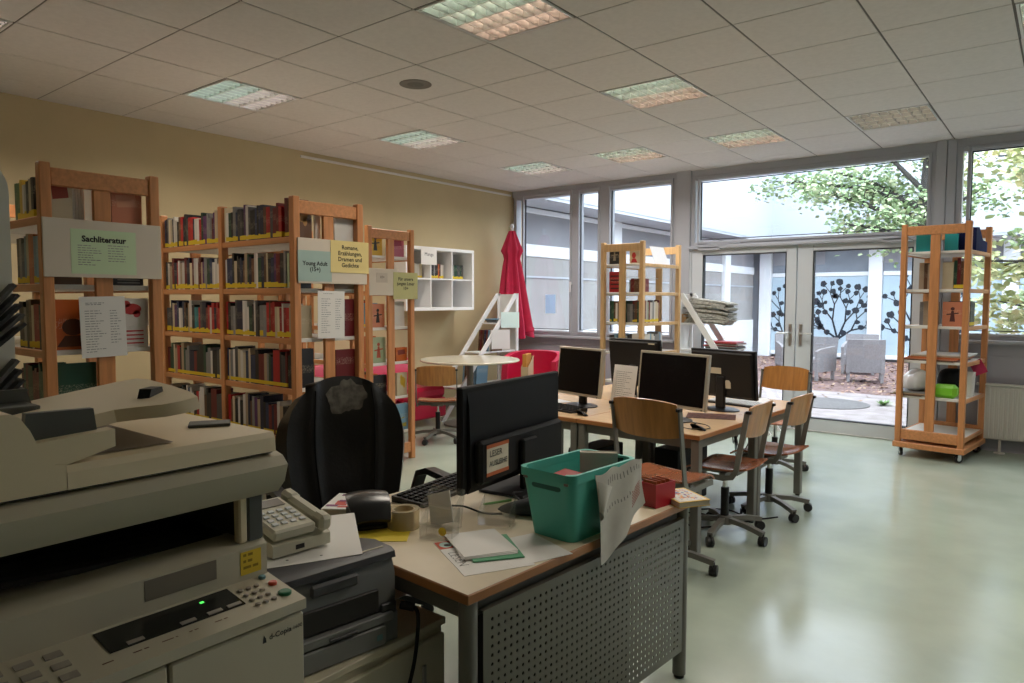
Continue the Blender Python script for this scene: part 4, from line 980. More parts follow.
b.prism([(-.11, 0), (.11, 0), (.11, .30), (-.11, .18)], 'x', -.045, -.042); b.prism([(-.11, 0), (.11, 0), (.11, .30), (-.11, .18)], 'x', .042, .045)
b.box(-.042, .042, .107, .11, 0, .30); b.box(-.042, .042, -.11, -.107, 0, .18); b.box(-.042, .042, -.107, .107, 0, .003); b.build('holder', mat('beige_card', (.55, .42, .26, 1), .7), t, smooth=0)
b = MB(); b.box(-.03, .02, -.10, .10, .004, .33); b.build('papers', mat('orange_paper', (.55, .24, .04, 1), .7), t, smooth=0)

# ------------------------------------------------------------------ plywood swivel chairs
def swivel(label, x, y, rz, sz=.44, brot=10, bz=.0, group='plywood swivel chairs'):
    # local: faces +y; column at the origin; sz = seat height
    t = thing('swivel_chair', label, 'chair', (x, y, 0), rz, group)
    # seat shell: flat with a waterfall front and turned-up back
    def seat(u, v):
        xx = (u-.5)*.40*(1-.10*abs(v-.5)*2); yy = -.19 + .39*v
        z = sz - .035*max(0, (v-.78)/.22)**2 + .018*max(0, (.2-v)/.2) - .010*math.cos((u-.5)*PI)
        return (xx, yy, z)
    b = MB(); b.sheet(seat, 12, 12, .011); b.build('seat', M_seat, t)
    top = sz + .385 + bz
    def back(u, v):
        a = (u-.5)*2; xx = .195*a*(1-.03*v); z = sz + .185 + bz + .20*v - .018*abs(a)**3*(1 if v > .5 else -1)*abs(2*v-1)
        return (xx, -.172 - .040*v - .035*(1-a*a), z)
    b = MB(); b.sheet(back, 14, 8, .010); b.build('backrest', M_ply, t)
    for s in (-1, 1):
        b = MB()
        pts = [(s*.192, .15, sz-.045), (s*.196, -.06, sz-.052), (s*.198, -.115, sz-.040), (s*.200, -.140, sz+.0), (s*.200, -.165, sz+.15), (s*.200, -.198, sz+.345+bz)]
        b.strip(pts, .010, .030, (1, 0, 0)); b.build('side_bar', M_metal_g, t)
        b = MB(); b.box(s*.200-.011, s*.200+.011, -.222, -.190, sz+.335+bz, sz+.352+bz, b=.002); b.build('end_cap', M_black, t)
    b = MB(); b.box(-.19, .19, -.07, -.035, sz-.055, sz-.025, b=.003); b.box(-.19, .19, .08, .115, sz-.055, sz-.025, b=.003); b.box(-.06, .06, -.10, .12, sz-.06, sz-.022, b=.003); b.build('seat_bracket', M_metal_g, t)
    b = MB(); b.rod((0, 0, .27), (0, 0, sz-.05), .014, n=12, m=0); b.build('gas_lift', M_chrome, t)
    b = MB(); b.rod((0, 0, .09), (0, 0, .29), .024, n=14); b.build('column', M_black, t)
    b = MB()
    b.lathe([(.03, .065), (.045, .07), (.045, .115), (.03, .12)], 16)
    for k in range(5):
        a = R(brot+72*k); c, s = math.cos(a), math.sin(a)
        b.strip([(c*.03, s*.03, .098), (c*.15, s*.15, .090), (c*.265, s*.265, .068)], .032, .028, (-s, c, 0))
    b.build('star_base', M_metal_g, t)
    for k in range(5):
        a = R(brot+72*k); c, s = math.cos(a), math.sin(a); f = a+1.1*k; e = (math.cos(f), math.sin(f))
        b = MB()
        for q in (-1, 1):
            p = Vector((c*.262+e[0]*q*.011, s*.262+e[1]*q*.011, .0285)); d = Vector((e[0]*.008, e[1]*.008, 0))
            b.rod(p-d, p+d, .028, n=14)
        b.rod((c*.262, s*.262, .03), (c*.262, s*.262, .07), .007, n=6)
        b.build('caster', M_rubber, t)
    return t
swivel('plywood swivel chair nearest the desk, pushed to the short end of the computer tables', -1.640, 3.38, -6, sz=.51, brot=15, bz=.03)
swivel('plywood swivel chair at the long side of the tables, nearer to the desk', -1.585, 4.08, 90, sz=.445, brot=40, bz=.0)
swivel('plywood swivel chair at the long side of the tables, nearer to the glass door', -1.535, 4.73, 86, sz=.43, brot=22, bz=.0)
swivel('plywood swivel chair at the far end of the tables, its bright backrest before the door', -1.86, 5.85, 176, sz=.475, brot=10)
swivel('plywood swivel chair at the round reading table', -4.93, 5.02, 40, sz=.42, brot=30, bz=-.03)

# ------------------------------------------------------------------ computer tables
TZ = .68; TROT = -2.8; TP = Matrix.Translation((-1.547, 3.600, 0)) @ Matrix.Rotation(R(TROT), 4, 'Z')
def TPt(x, y): return TP @ Vector((x, y, 0))
names = {(0, 0): 'beech computer table nearest to the desk, on the aisle side', (1, 0): 'beech computer table nearest to the desk, on the bookcase side', (0, 1): 'beech computer table by the glass door, on the aisle side', (1, 1): 'beech computer table at the rear, on the bookcase side'}
for i in (0, 1):
    for j in (0, 1):
        W_, D_ = .825, .84; x0, x1 = -(i+1)*W_+.002, -i*W_; y0, y1 = j*D_, (j+1)*D_-.002
        p = TPt((x0+x1)/2, (y0+y1)/2); t = thing('computer_table', names[(i, j)], 'table', (p.x, p.y, 0), TROT, 'computer tables')
        a, c = (x1-x0)/2, (y1-y0)/2
        b = MB(); b.box(-a, a, -c, c, TZ-.027, TZ, b=.003, m=1); b.box(-a+.004, a-.004, -c+.004, c-.004, TZ-.001, TZ+.0006, m=0); b.build('tabletop', [M_table, M_edge], t)
        b = MB(); e = .035
        b.box(-a+e, a-e, -c+e, -c+e+.025, TZ-.085, TZ-.028); b.box(-a+e, a-e, c-e-.025, c-e, TZ-.085, TZ-.028); b.box(-a+e, -a+e+.025, -c+e+.025, c-e-.025, TZ-.085, TZ-.028); b.box(a-e-.025, a-e, -c+e+.025, c-e-.025, TZ-.085, TZ-.028)
        b.build('apron', M_metal_g, t)
        for sx in (-1, 1):
            for sy in (-1, 1):
                q = MB(); x = sx*(a-.03); y = sy*(c-.03); q.box(x-.024, x+.024, y-.024, y+.024, .012, TZ-.028, b=.004, m=0); q.rod((x, y, 0), (x, y, .012), .016, m=1); q.build('leg', [M_metal_g, M_black], t)
# monitors
def monitor(label, x, y, rz, w, h, zb, bezel, sh=.10, tilt=6, bz=.016, group='monitors on the computer tables', base='oval', back_label=False, z0=TZ):
    # local: screen faces -y
    t = thing('monitor', label, 'monitor', (x, y, z0), rz, group)
    b = MB(); b.M = Matrix.Translation((0, 0, zb)) @ Matrix.Rotation(R(-tilt), 4, 'X')
    b.box(-w/2, w/2, -.012, .016, 0, h, b=.004); b.box(-w/2+.012, w/2-.012, .016, .038, .012, h-.012, b=.010); b.build('housing', bezel if bezel is M_black else [bezel], t)
    s = MB(); s.M = b.M; s.box(-w/2+bz, w/2-bz, -.0135, -.0118, bz+.004, h-bz); s.build('screen', M_screen, t, smooth=0)
    n = MB(); n.box(-.035, .035, .035, .065, .010, zb+h*.45, b=.008); n.build('neck', M_black, t)
    n = MB()
    n.lathe([(0, 0), (.125, 0), (.125, .007), (.10, .014), (0, .016)], 28, cap=False); n.v = [(p[0], p[1]*.78+.035, p[2]) for p in n.v]; n.build('stand_foot', M_black, t)
    if bezel is M_bezel: k = MB(); k.M = b.M; k.box(w/2-.030, w/2-.018, -.0128, -.0117, .003, .009); k.build('power_button', M_black, t)
    return t, b.M
def keyboard(label, x, y, rz, z, m=M_black, w=.44, d=.15, keys=None):
    t = thing('keyboard', label, 'keyboard', (x, y, z), rz)
    b = MB(); b.prism([(-d/2, 0), (d/2, 0), (d/2, .024), (-d/2, .012)], 'x', -w/2, w/2); b.build('body', m, t)
    km = M_black_m if m is not M_white_k else M_white
    for r in range(5):
        b = MB(); yy = -d/2+.014+r*.026; zz = .012+.012*(yy+d/2)/d
        for c in range(15): b.box(-w/2+.012+c*.0272, -w/2+.012+c*.0272+.022, yy, yy+.020, zz, zz+.007, b=.002)
        k = b.build('key_row', keys or M_black_m, t)
    return t
def mouse(label, x, y, rz, z):
    t = thing('computer_mouse', label, 'mouse', (x, y, z), rz)
    b = MB(); b.sheet(lambda u, v: (.031*math.sin(PI*v)**.6*math.cos(2*PI*u) if 0 < v < 1 else 0, -.055*math.cos(PI*v), .036*math.sin(PI*v)**.7*max(0, math.sin(PI*u))), 12, 10); b.build('shell', M_black, t, smooth=70)
    b = MB(); b.box(-.003, .003, .02, .036, .026, .036, b=.001); b.build('scroll_wheel', M_metal_g, t)
    return t
def smooth_path(pts):
    P = [Vector(p) for p in pts]; Q = []
    for i in range(len(P)-1):
        a = P[max(i-1, 0)]; b_ = P[i]; c = P[i+1]; d = P[min(i+2, len(P)-1)]
        for k in range(6):
            f = k/6; Q.append(.5*((2*b_)+(-a+c)*f+(2*a-5*b_+4*c-d)*f*f+(-a+3*b_-3*c+d)*f**3))
    Q.append(P[-1]); return Q
def cable(name, label, pts, r=.0028, m=None):
    Q = smooth_path(pts); o = MB().tube(Q, r, 6).build(name, m or M_black); tag(o, label, 'cable'); recentre(o); return o
p = TPt(-.36, .33); monitor('silver framed wide monitor nearest the aisle corner of the tables', p.x, p.y, -14, .53, .335, .085, M_bezel)
p = TPt(-1.12, .42); monitor('smaller silver framed monitor further from the aisle, behind the desk monitor', p.x, p.y, -14, .44, .335, .075, M_bezel)
p = TPt(-.30, .98); t, mm = monitor('black monitor showing its back with a pale label, aisle side', p.x, p.y, 167, .50, .325, .085, M_black)
b = MB(); b.M = mm; b.box(-.005, .105, .038, .0395, .165, .205); b.build('back_label', M_label, t); b = MB(); b.M = mm; b.prism([(-.075, .07), (-.03, .07), (-.03, .11), (-.04, .125), (-.065, .125), (-.075, .11)], 'y', .038, .0395); b.build('crest_sticker', M_label, t)
p = TPt(-1.08, 1.14); t, mm = monitor('black monitor showing its back, half hidden behind the white sheet', p.x, p.y, 168, .50, .36, .085, M_black)
b = MB(); b.M = mm; b.box(-.22, -.16, .0375, .039, .33, .34); b.build('back_label', M_label, t)
p = TPt(-.34, 1.24); keyboard('black keyboard with pale keys behind the black monitor on the aisle side', p.x+.02, p.y, -12, TZ+.0007, M_black, keys=M_white_k)
mouse('black mouse beside the nearest silver monitor', -1.63, 3.77, 60, TZ+.0007)
mouse('black mouse below the smaller silver monitor', -2.42, 3.775, 60, TZ+.0007)
keyboard('black keyboard below the smaller silver monitor', -2.70, 3.90, -14, TZ+.0007)
for (x, y, lab) in ((-.22, .16, 'thin mouse cable curling on the table corner'), (-1.08, .15, 'thin mouse cable curling on the table below the smaller monitor')):
    q = [TPt(x-.02, y+.02), TPt(x+.10, y-.02), TPt(x+.17, y+.06), TPt(x+.10, y+.16), TPt(x-.05, y+.20)]
    cable('mouse_cable', lab, [(v.x, v.y, TZ+.004) for v in q], .0022)
# sheet in an upright holder between the monitors
p = TPt(-.82, .50); t = thing('table_notice', 'white printed sheet standing upright between the two silver monitors', 'notice', (p.x, p.y, TZ+.0007), -14)
b = MB(); b.M = Matrix.Rotation(R(-9), 4, 'X'); b.box(-.105, .105, 0, .002, 0, .30); b.build('sheet', M_paper, t)
b = MB(); rule_lines(b, Matrix.Rotation(R(-9), 4, 'X') @ Matrix.Translation((0, -.0006, 0)) @ FACE['-y'], -.08, .08, .04, .26, 16, .003, random.Random(6)); b.build('small_print', M_ink_g, t, smooth=0)
b = MB(); b.box(-.08, .08, .0, .08, 0, .004); b.box(-.08, .08, .055, .06, 0, .10); b.build('stand', M_metal_l, t)
p = TPt(-.36, .66); o = MB().box(-.15, .15, -.105, .105, 0, .002).build('flyer', mat('brown_print', (.13, .055, .045, 1), .9, var=.6, scale=30)); o.location = (p.x+.12, p.y-.02, TZ+.0007); o.rotation_euler = (0, 0, R(20)); tag(o, 'dark brown printed flyer under the nearest silver monitor', 'flyer')
p = TPt(-.30, 1.52); o = MB().box(-.105, .105, -.148, .148, 0, .002).build('paper_sheet', M_paper_b); o.location = (p.x, p.y, TZ+.0007); o.rotation_euler = (0, 0, R(30)); tag(o, 'white sheet lying at the door end of the tables', 'paper')
p = TPt(-1.45, .50); o = MB().box(-.105, .105, -.148, .148, 0, .002).build('paper_sheet', M_paper_b); o.location = (p.x, p.y, TZ+.0007); o.rotation_euler = (0, 0, R(70)); tag(o, 'white sheet lying behind the smaller silver monitor', 'paper')
# cables hanging under the tables
for k in range(5):
    rnd = random.Random(70+k); a = TPt(-.22-.05*k, .92+.10*k); e = TPt(-.12-.09*k, 1.0+.16*k)
    cable('hanging_cable', f'black cable drooping under the tables, {ORD[k]} loop from the near leg', [(a.x, a.y, TZ-.09), (a.x+.02, a.y+.02, .52), ((a.x+e.x)/2, (a.y+e.y)/2, .40-.05*(k % 3)), (e.x, e.y-.02, .50), (e.x, e.y, TZ-.09)], .004)
def tower(x, y, rz, label):
    t = thing('computer_tower', label, 'computer', (x, y, 0), rz)
    b = MB(); b.box(-.09, .09, -.21, .21, .012, .40, b=.006); b.build('case', M_black_m, t)
    b = MB(); b.box(-.085, .085, -.218, -.21, .02, .39, b=.003); b.build('front_panel', M_black, t)
    b = MB(); b.box(-.07, .07, -.222, -.217, .32, .355, b=.002); b.build('disc_drive', M_metal_g, t)
    for q in (-.16, .16): b = MB(); b.box(-.08, .08, q-.02, q+.02, 0, .013); b.build('foot', M_black, t)
p = TPt(-1.05, .55); tower(p.x, p.y, -3, 'black computer tower under the computer tables, bookcase side')
p = TPt(-.60, .95); tower(p.x, p.y, 175, 'black computer tower under the computer tables, aisle side')
for k in range(3):
    a = TPt(-.35+.1*k, .50+.2*k); cable('floor_cable', f'black cable lying on the floor below the tables, {ORD[k]} from the desk', [(a.x-.3, a.y-.1, .006), (a.x-.1, a.y+.05, .006), (a.x+.1, a.y-.04, .006), (a.x+.22, a.y+.1, .006)], .005)

# ------------------------------------------------------------------ wheeled bookcase on the right
RX, RY, RRZ = -1.205, 7.175, -97.0
tr = bookcase('wheeled_bookcase', 'tall beech bookcase on casters in front of the door and right window', (RX, RY, 0), RRZ, [.74], levels=[1.855, 1.52, 1.193, .88, .557, .215], W=.545, Hh=2.10, base=.10, cat='bookcase')
b = MB(); b.box(-.76, .012, -.012, .557, .085, .135, b=.004); b.build('base_board', M_beech_h, tr)
for (x, y, a) in ((-.06, .04, 30), (-.06, .50, -40), (-.69, .04, 10), (-.69, .50, 70)):
    b = MB(); c, s = math.cos(R(a)), math.sin(R(a)); b.rod((x-s*.011, y+c*.011, .036), (x+s*.011, y-c*.011, .036), .036, n=18); cst = b.build('caster', M_rubber, tr)
    b = MB(); b.rod((x-s*.013, y+c*.013, .036), (x+s*.013, y-c*.013, .036), .018, n=12); b.box(x-.025, x+.025, y-.025, y+.025, .078, .0849); b.strip([(x-s*.016, y+c*.016, .036), (x-s*.016, y+c*.016, .08)], .03, .003, (c, s, 0)); b.strip([(x+s*.016, y-c*.016, .036), (x+s*.016, y-c*.016, .08)], .03, .003, (c, s, 0)); b.build('fork', M_steel, cst)
rl = [1.855, 1.52, 1.193, .88, .557, .215]
def onr(lx, ly, z, rz=0): return Matrix.Translation((RX, RY, 0)) @ Matrix.Rotation(R(RRZ), 4, 'Z') @ Matrix.Translation((lx, ly, z+.0005)) @ Matrix.Rotation(R(rz), 4, 'Z')
def rbox(name, M, dx, dy, dz, m, label, cat, wall=None):
    b = MB()
    if wall:
        b.box(0, dx, 0, dy, 0, wall); b.box(0, wall, 0, dy, wall, dz); b.box(dx-wall, dx, 0, dy, wall, dz); b.box(wall, dx-wall, 0, wall, wall, dz); b.box(wall, dx-wall, dy-wall, dy, wall, dz)
    else: b.box(0, dx, 0, dy, 0, dz, b=.002)
    o = b.build(name, m); o.matrix_basis = M; tag(o, label, cat); return o
rbox('storage_box', onr(-.30, .10, rl[0]), .22, .145, .17, M_teal, 'turquoise box on the top shelf of the wheeled bookcase, left opening', 'box', .003)
rbox('storage_box', onr(-.34, .285, rl[0], 8), .22, .10, .15, M_teal, 'tilted turquoise file box beside the centre plank of the wheeled bookcase', 'box', .003)
t = thing('file_holder', 'navy blue magazine file sticking out of the top shelf side', 'file holder', (0, 0, 0)); t.matrix_basis = onr(-.30, .388, rl[0]+.003)
b = MB()
prf = [(0, 0), (.27, 0), (.27, .09), (.20, .10), (.12, .20), (0, .21)]
prf = [(-.30, 0), (.10, 0), (.10, .20), (0, .205), (-.14, .10), (-.30, .09)]
b.prism(prf, 'y', 0, .003); b.prism(prf, 'y', .147, .15); b.box(-.30, .10, .003, .147, 0, .003); b.box(.097, .10, .003, .147, .003, .20); b.box(-.30, -.297, .003, .147, .003, .09); b.build('holder', M_navy, t, smooth=0)
b = MB(); b.box(-.302, -.3, .05, .10, .03, .07); b.build('end_label', M_paper, t)
def rbook(lx, ly, lv, tk, d, h, cn, label, st=None, z=0): return book(tk, d, h, NCOL[cn], onr(lx, ly, rl[lv]+z, 90), label, 'books on the wheeled bookcase', st)
rbook(-.24, .09, 1, .04, .20, .245, 'beige', 'broad beige folder on the second shelf of the wheeled bookcase')
rbook(-.24, .131, 1, .03, .20, .24, 'brown', 'light brown book beside the broad beige folder'); rbook(-.22, .165, 1, .045, .19, .23, 'beige', 'second beige binder beside the centre plank')
rbook(-.09, .315, 1, .085, .17, .235, 'cream', 'thick cream volume right of the centre plank on the second shelf'); rbook(-.10, .402, 1, .022, .17, .25, 'dark green', 'dark green book next to the thick cream volume', .03)
rbook(-.10, .426, 1, .026, .17, .27, 'dark red', 'dark red book in the right opening of the second shelf', .03); rbook(-.10, .454, 1, .022, .17, .24, 'brown', 'brown book furthest right on the second shelf of the wheeled case', .03)
rbook(-.26, .10, 2, .03, .19, .215, 'grey', 'grey book on the third shelf of the wheeled bookcase'); rbook(-.26, .131, 2, .055, .19, .22, 'beige', 'beige binder on the third shelf beside the grey book'); rbook(-.26, .188, 2, .03, .19, .215, 'brown', 'brown binder on the third shelf by the centre plank')
cover(RX, RY, RRZ, -.09, .335, rl[2], .03, .155, .215, 'salmon', 'reddish picture book facing out on the third shelf of the wheeled bookcase', art_blob((.08, .02, .02), 'figure'))
for k, cn in enumerate(['black', 'dark grey', 'black', 'dark grey', 'black']):
    book(.028, .17, .22, NCOL[cn], Matrix.Translation((RX, RY, 0)) @ Matrix.Rotation(R(RRZ), 4, 'Z') @ Matrix.Translation((-.18-.030*k, .52, rl[2]+.0005)) @ Matrix.Rotation(PI, 4, 'Z'), f'{ORD[k]} dark volume from the front on the third shelf side of the wheeled case', 'dark volumes on the wheeled bookcase', .03)
# flat papers and bags
rnd = random.Random(77)
for k, (cn, lab) in enumerate([('brown', 'lowest'), ('salmon', 'second'), ('orange', 'third'), ('beige', 'fourth'), ('white', 'topmost')]):
    mag(onr(-.52, .05+.01*k, rl[3]+.012*k, 2*k-4), .46, .42, .0115, cn, f'{lab} flat folder on the fourth shelf of the wheeled bookcase', 'flat folders on the wheeled bookcase')
for k, (cn, lab) in enumerate([('brown', 'lowest'), ('beige', 'middle'), ('grey', 'upper')]):
    mag(onr(-.40, -.045+.01*k, rl[4]+.012*k, 3*k-3), .36, .26, .0115, cn, f'{lab} flat paper bag sticking out left on the fifth shelf', 'paper bags on the wheeled bookcase')
def bag(u, v):
    a = 2*PI*u; r = (math.sin(PI*v)**.5 if 0 < v < 1 else 0)*(1+.10*math.sin(5*a+3*v)+.06*math.sin(9*a))
    return (.13*r*math.cos(a), .12*r*math.sin(a), .085-.085*math.cos(PI*v)+.03*math.sin(2*a)*v)
o = MB().sheet(bag, 30, 14).build('plastic_bag', mat('white_plastic_bag', (.70, .70, .72, 1), .3), smooth=70); o.matrix_basis = onr(-.20, .12, rl[4]+.038); tag(o, 'crumpled white plastic bag on the fifth shelf of the wheeled bookcase', 'bag')
b = MB(); b.sheet(lambda u, v: (.16*(math.sin(PI*v)**.45 if 0 < v < 1 else 0)*math.cos(2*PI*u), .12*(math.sin(PI*v)**.45 if 0 < v < 1 else 0)*math.sin(2*PI*u), .12-.12*math.cos(PI*v)), 24, 12)
o = b.build('dark_bag', M_black_m, smooth=70); o.matrix_basis = onr(-.38, .36, rl[4]+.001); tag(o, 'dark cloth bag at the rear of the fifth shelf', 'bag')
o = MB().box(-.06, .06, -.095, .095, 0, .12, b=.03).build('green_pouch', M_green); o.matrix_basis = onr(-.11, .37, rl[4]+.001); tag(o, 'bright green pouch on the fifth shelf of the wheeled bookcase', 'pouch')
o = MB().box(-.006, .006, -.05, .05, 0, .13).build('pink_card', mat('pink_card', (.50, .02, .09, 1), .5)); o.matrix_basis = onr(-.50, .56, rl[4]+.20, 10) @ Matrix.Rotation(R(28), 4, 'X'); tag(o, 'pink card dangling at the side of the wheeled bookcase', 'card')
for k in range(4):
    o = MB().box(0, .004, 0, .20, 0, .22).build('thin_folder', M_paper); o.matrix_basis = onr(-.25-.03*k, .34, rl[4]+.001, 0) @ Matrix.Rotation(R(-10), 4, 'Y'); o.location = (onr(-.30-.035*k, .325, rl[4]+.001)).translation; tag(o, f'{ORD[k]} thin pale folder standing on the fifth shelf side', 'folder', 'thin folders on the wheeled bookcase')
# ------------------------------------------------------------------ librarian's desk
DZ = .68
DROT = -4.0; DP = Matrix.Translation((-1.148, 1.272, 0)) @ Matrix.Rotation(R(DROT), 4, 'Z')
def DPt(x, y, z=0): return DP @ Vector((x, y, z))
dw, dl_ = .88, 1.165
c = DPt(-dw/2, dl_/2)
desk = thing('desk', 'pale topped desk with brown edge and perforated metal front', 'desk', (c.x, c.y, 0), DROT)
a, e = dw/2, dl_/2
b = MB(); b.box(-a, a, -e, e, DZ-.028, DZ, b=.003, m=1); b.box(-a+.003, a-.003, -e+.003, e-.003, DZ-.001, DZ+.0006, m=0); b.build('tabletop', [M_desk, M_edge], desk)
b = MB()
b.box(-a+.03, a-.03, -e+.03, -e+.055, DZ-.085, DZ-.029); b.box(-a+.03, a-.03, e-.055, e-.03, DZ-.085, DZ-.029); b.box(a-.06, a-.035, -e+.055, e-.055, DZ-.085, DZ-.029); b.box(-a+.035, -a+.06, -e+.055, e-.055, DZ-.085, DZ-.029)
b.build('apron', M_metal_g, desk)
for sx in (-1, 1):
    for sy in (-1, 1):
        x = sx*(a-.03); y = sy*(e-.03); q = MB(); q.rod((x, y, .014), (x, y, DZ-.029), .025, n=18, m=0); q.rod((x, y, 0), (x, y, .014), .019, n=14, m=1); q.build('leg', [M_metal_g, M_black], desk)
# perforated sheet with real holes
def perforated(y0, y1, z0, z1, x, pitch, r, t):
    b = MB(); ny = int((y1-y0-.03)/pitch); nz = int((z1-z0-.03)/pitch)
    my = ((y1-y0)-ny*pitch)/2; mz = ((z1-z0)-nz*pitch)/2
    vs = []; fs = []
    def cell(yc, zc):
        h = pitch/2; o = len(vs)
        sq = [(h, 0), (h, h), (0, h), (-h, h), (-h, 0), (-h, -h), (0, -h), (h, -h)]
        for X in (x, x-t):
            for (p, q) in sq: vs.append((X, yc+p, zc+q))
            for k in range(8): an = 2*PI*k/8; vs.append((X, yc+r*math.cos(an), zc+r*math.sin(an)))
        for k in range(8):
            k2 = (k+1) % 8
            fs.append((o+k, o+k2, o+8+k2, o+8+k)); fs.append((o+16+k2, o+16+k, o+24+k, o+24+k2)); fs.append((o+8+k, o+8+k2, o+24+k2, o+24+k))
    for i in range(ny):
        for j in range(nz): cell(y0+my+pitch*(i+.5), z0+mz+pitch*(j+.5))
    b.add(vs, fs)
    b.box(x-t, x, y0, y0+my, z0, z1); b.box(x-t, x, y1-my, y1, z0, z1); b.box(x-t, x, y0+my, y1-my, z0, z0+mz); b.box(x-t, x, y0+my, y1-my, z1-mz, z1)
    b.box(x-.02, x-t, y0, y1, z1-.003, z1); b.box(x-.02, x-t, y0, y1, z0, z0+.003)
    return b
perforated(-e+.062, e-.056, .115, DZ-.062, a-.006, .0245, .0050, .0015).build('perforated_panel', M_panel, desk, smooth=0)
b = MB(); b.box(a-.46, a-.06, -.16, .26, .03, .55, b=.004); dblock = b.build('panel_shade_block', M_black_m, desk)  # unseen drawer block added behind the panel to darken its holes
for k in range(3): b = MB(); b.box(a-.478, a-.4605, -.15, .25, .05+.165*k, .20+.165*k, b=.003); b.build('shade_block_drawer', M_metal_g, dblock)
b = MB()
for x_ in (a-.42, a-.10):
    for y_ in (-.12, .22): b.box(x_-.02, x_+.02, y_-.02, y_+.02, 0, .0305)
b.build('shade_block_feet', M_black, dblock)
# ---- desk screen
def on_desk(x, y): return DPt(x, y, DZ+.0008)
t = thing('desk_monitor', 'large black monitor seen from the rear with handwritten label', 'monitor', (-1.695, 2.145, DZ+.0008), 90+5.7)
# local: screen faces +y (rotated: towards the office chair)... width along local x
b = MB(); zb = .045; hgt = .385; wd = .70
b.M = Matrix.Translation((0, 0, zb)) @ Matrix.Rotation(R(0), 4, 'X')
b.box(-wd/2, wd/2, -.012, .016, 0, hgt, b=.005); b.prism([(-.030, .03), (-.012, .0), (-.012, hgt-.02), (-.022, hgt-.07)], 'x', -wd/2+.03, wd/2-.03); b.build('housing', M_black_m, t)
b = MB(); b.box(-.30, .30, -.060, -.024, zb+.03, zb+.19, b=.012); b.build('rear_cover', M_black_m, t)
b = MB(); b.box(-wd/2+.012, wd/2-.012, .0158, .017, zb+.016, zb+hgt-.012); b.build('screen', M_screen, t, smooth=0)
b = MB(); b.box(-.05, .05, -.085, -.060, .012, zb+.16, b=.006); b.build('neck', M_black_m, t)
b = MB(); b.box(-.14, .14, -.135, .07, 0, .012, b=.005); b.build('stand_foot', M_black_m, t)
# handwritten label on the rear
lb = thing('handwritten_label', 'cream label with orange tape reading LESER AUSLEIHE on the big desk monitor', 'label', (0, 0, 0)); lb.location = (Matrix.Translation((-1.695, 2.145, DZ+.0008)) @ Matrix.Rotation(R(95.7), 4, 'Z') @ Vector((-.270, -.0625, zb+.062)))
t.matrix_basis; lb.rotation_euler = (0, 0, R(90+5.7))
b = MB(); b.box(0, .140, -.001, 0, .008, .100, m=0); b.build('card', M_label, lb, smooth=0)
for z0_ in (.098, -.003):
    b = MB(); b.box(-.002, .142, -.0018, -.0001, z0_, z0_+.013); b.build('orange_tape', M_orange_t, lb, smooth=0)
b = MB(); text_into(b, 'LESER', .032, Matrix.Translation((.056, -.0022, .092)) @ FACE['-y'], off=.0004); text_into(b, 'AUSLEIHE', .027, Matrix.Translation((.072, -.0022, .053)) @ FACE['-y'], off=.0004); b.build('lettering', M_ink, lb, smooth=0)

keyboard('black keyboard on the desk in front of the big monitor', -1.865, 1.93, 90+8, DZ+.0008)
# ---- crate
t = thing('storage_crate', 'turquoise plastic crate of books on the desk', 'crate', (-1.222, 1.893, DZ+.0008), -4)
def crate_wall(hx0, hy0, hx1, hy1, hh):
    return None
b = MB(); bx, by, tx_, ty_, hh = .084, .142, .104, .172, .196
def ring(hx, hy, z, r=.03, n=5):
    P = []
    for (sx, sy, a0) in ((1, 1, 0), (-1, 1, 90), (-1, -1, 180), (1, -1, 270)):
        for k in range(n+1): an = R(a0+90*k/n); P.append((sx*(hx-r)+r*math.cos(an), sy*(hy-r)+r*math.sin(an), z))
    return P
def dip(p, f):
    # lowered rim at the middle of the long sides
    return p
lev = [0, .02, .06, .12, .17, hh]
rings = [ring(bx+(tx_-bx)*z/hh, by+(ty_-by)*z/hh, z) for z in lev]
rin = [ring(bx-.004+(tx_-bx)*z/hh, by-.004+(ty_-by)*z/hh, z) for z in [.004, .06, .12, hh]]
N = len(rings[0]); vs = [p for r_ in rings for p in r_]; fs = []
# walls stay closed: the grip hole's shade is a dark plate further down
for i in range(len(lev)-1):
    for k in range(N): fs.append((i*N+k, i*N+(k+1) % N, (i+1)*N+(k+1) % N, (i+1)*N+k))
fs.append(tuple(range(N-1, -1, -1))); o0 = len(vs)
vs += [p for r_ in rin for p in r_]
for i in range(3):
    for k in range(N): fs.append((o0+i*N+(k+1) % N, o0+i*N+k, o0+(i+1)*N+k, o0+(i+1)*N+(k+1) % N))
fs.append(tuple(o0+k for k in range(N)))
# rim raised at the corners of the long sides
rim0 = ring(tx_+.006, ty_+.006, hh-.006); rim1 = ring(tx_+.006, ty_+.006, hh+.006); rim2 = ring(tx_-.006, ty_-.006, hh+.006); rim3 = ring(tx_-.006, ty_-.006, hh-.006)
def lift(P): return [(x, y, z + (.014 if abs(y) > ty_-.045 and abs(x) > .03 and y > 0 or (abs(x) > tx_-.03 and y < -ty_+.05) else 0)) for x, y, z in P]
R4 = [lift(r_) if q in (1, 2) else r_ for q, r_ in enumerate((rim0, rim1, rim2, rim3))]; o1 = len(vs)
for r_ in R4: vs += r_
for i in range(4):
    j = (i+1) % 4
    for k in range(N): fs.append((o1+i*N+k, o1+i*N+(k+1) % N, o1+j*N+(k+1) % N, o1+j*N+k))
b.add(vs, fs); b.build('tub', M_turq, t, smooth=40)
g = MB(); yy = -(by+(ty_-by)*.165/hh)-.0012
n = 10; P = [(-.045+.012*math.cos(R(90+180*k/n)), .166+.008*math.sin(R(90+180*k/n))) for k in range(n+1)] + [(.045+.012*math.cos(R(-90+180*k/n)), .166+.008*math.sin(R(-90+180*k/n))) for k in range(n+1)]
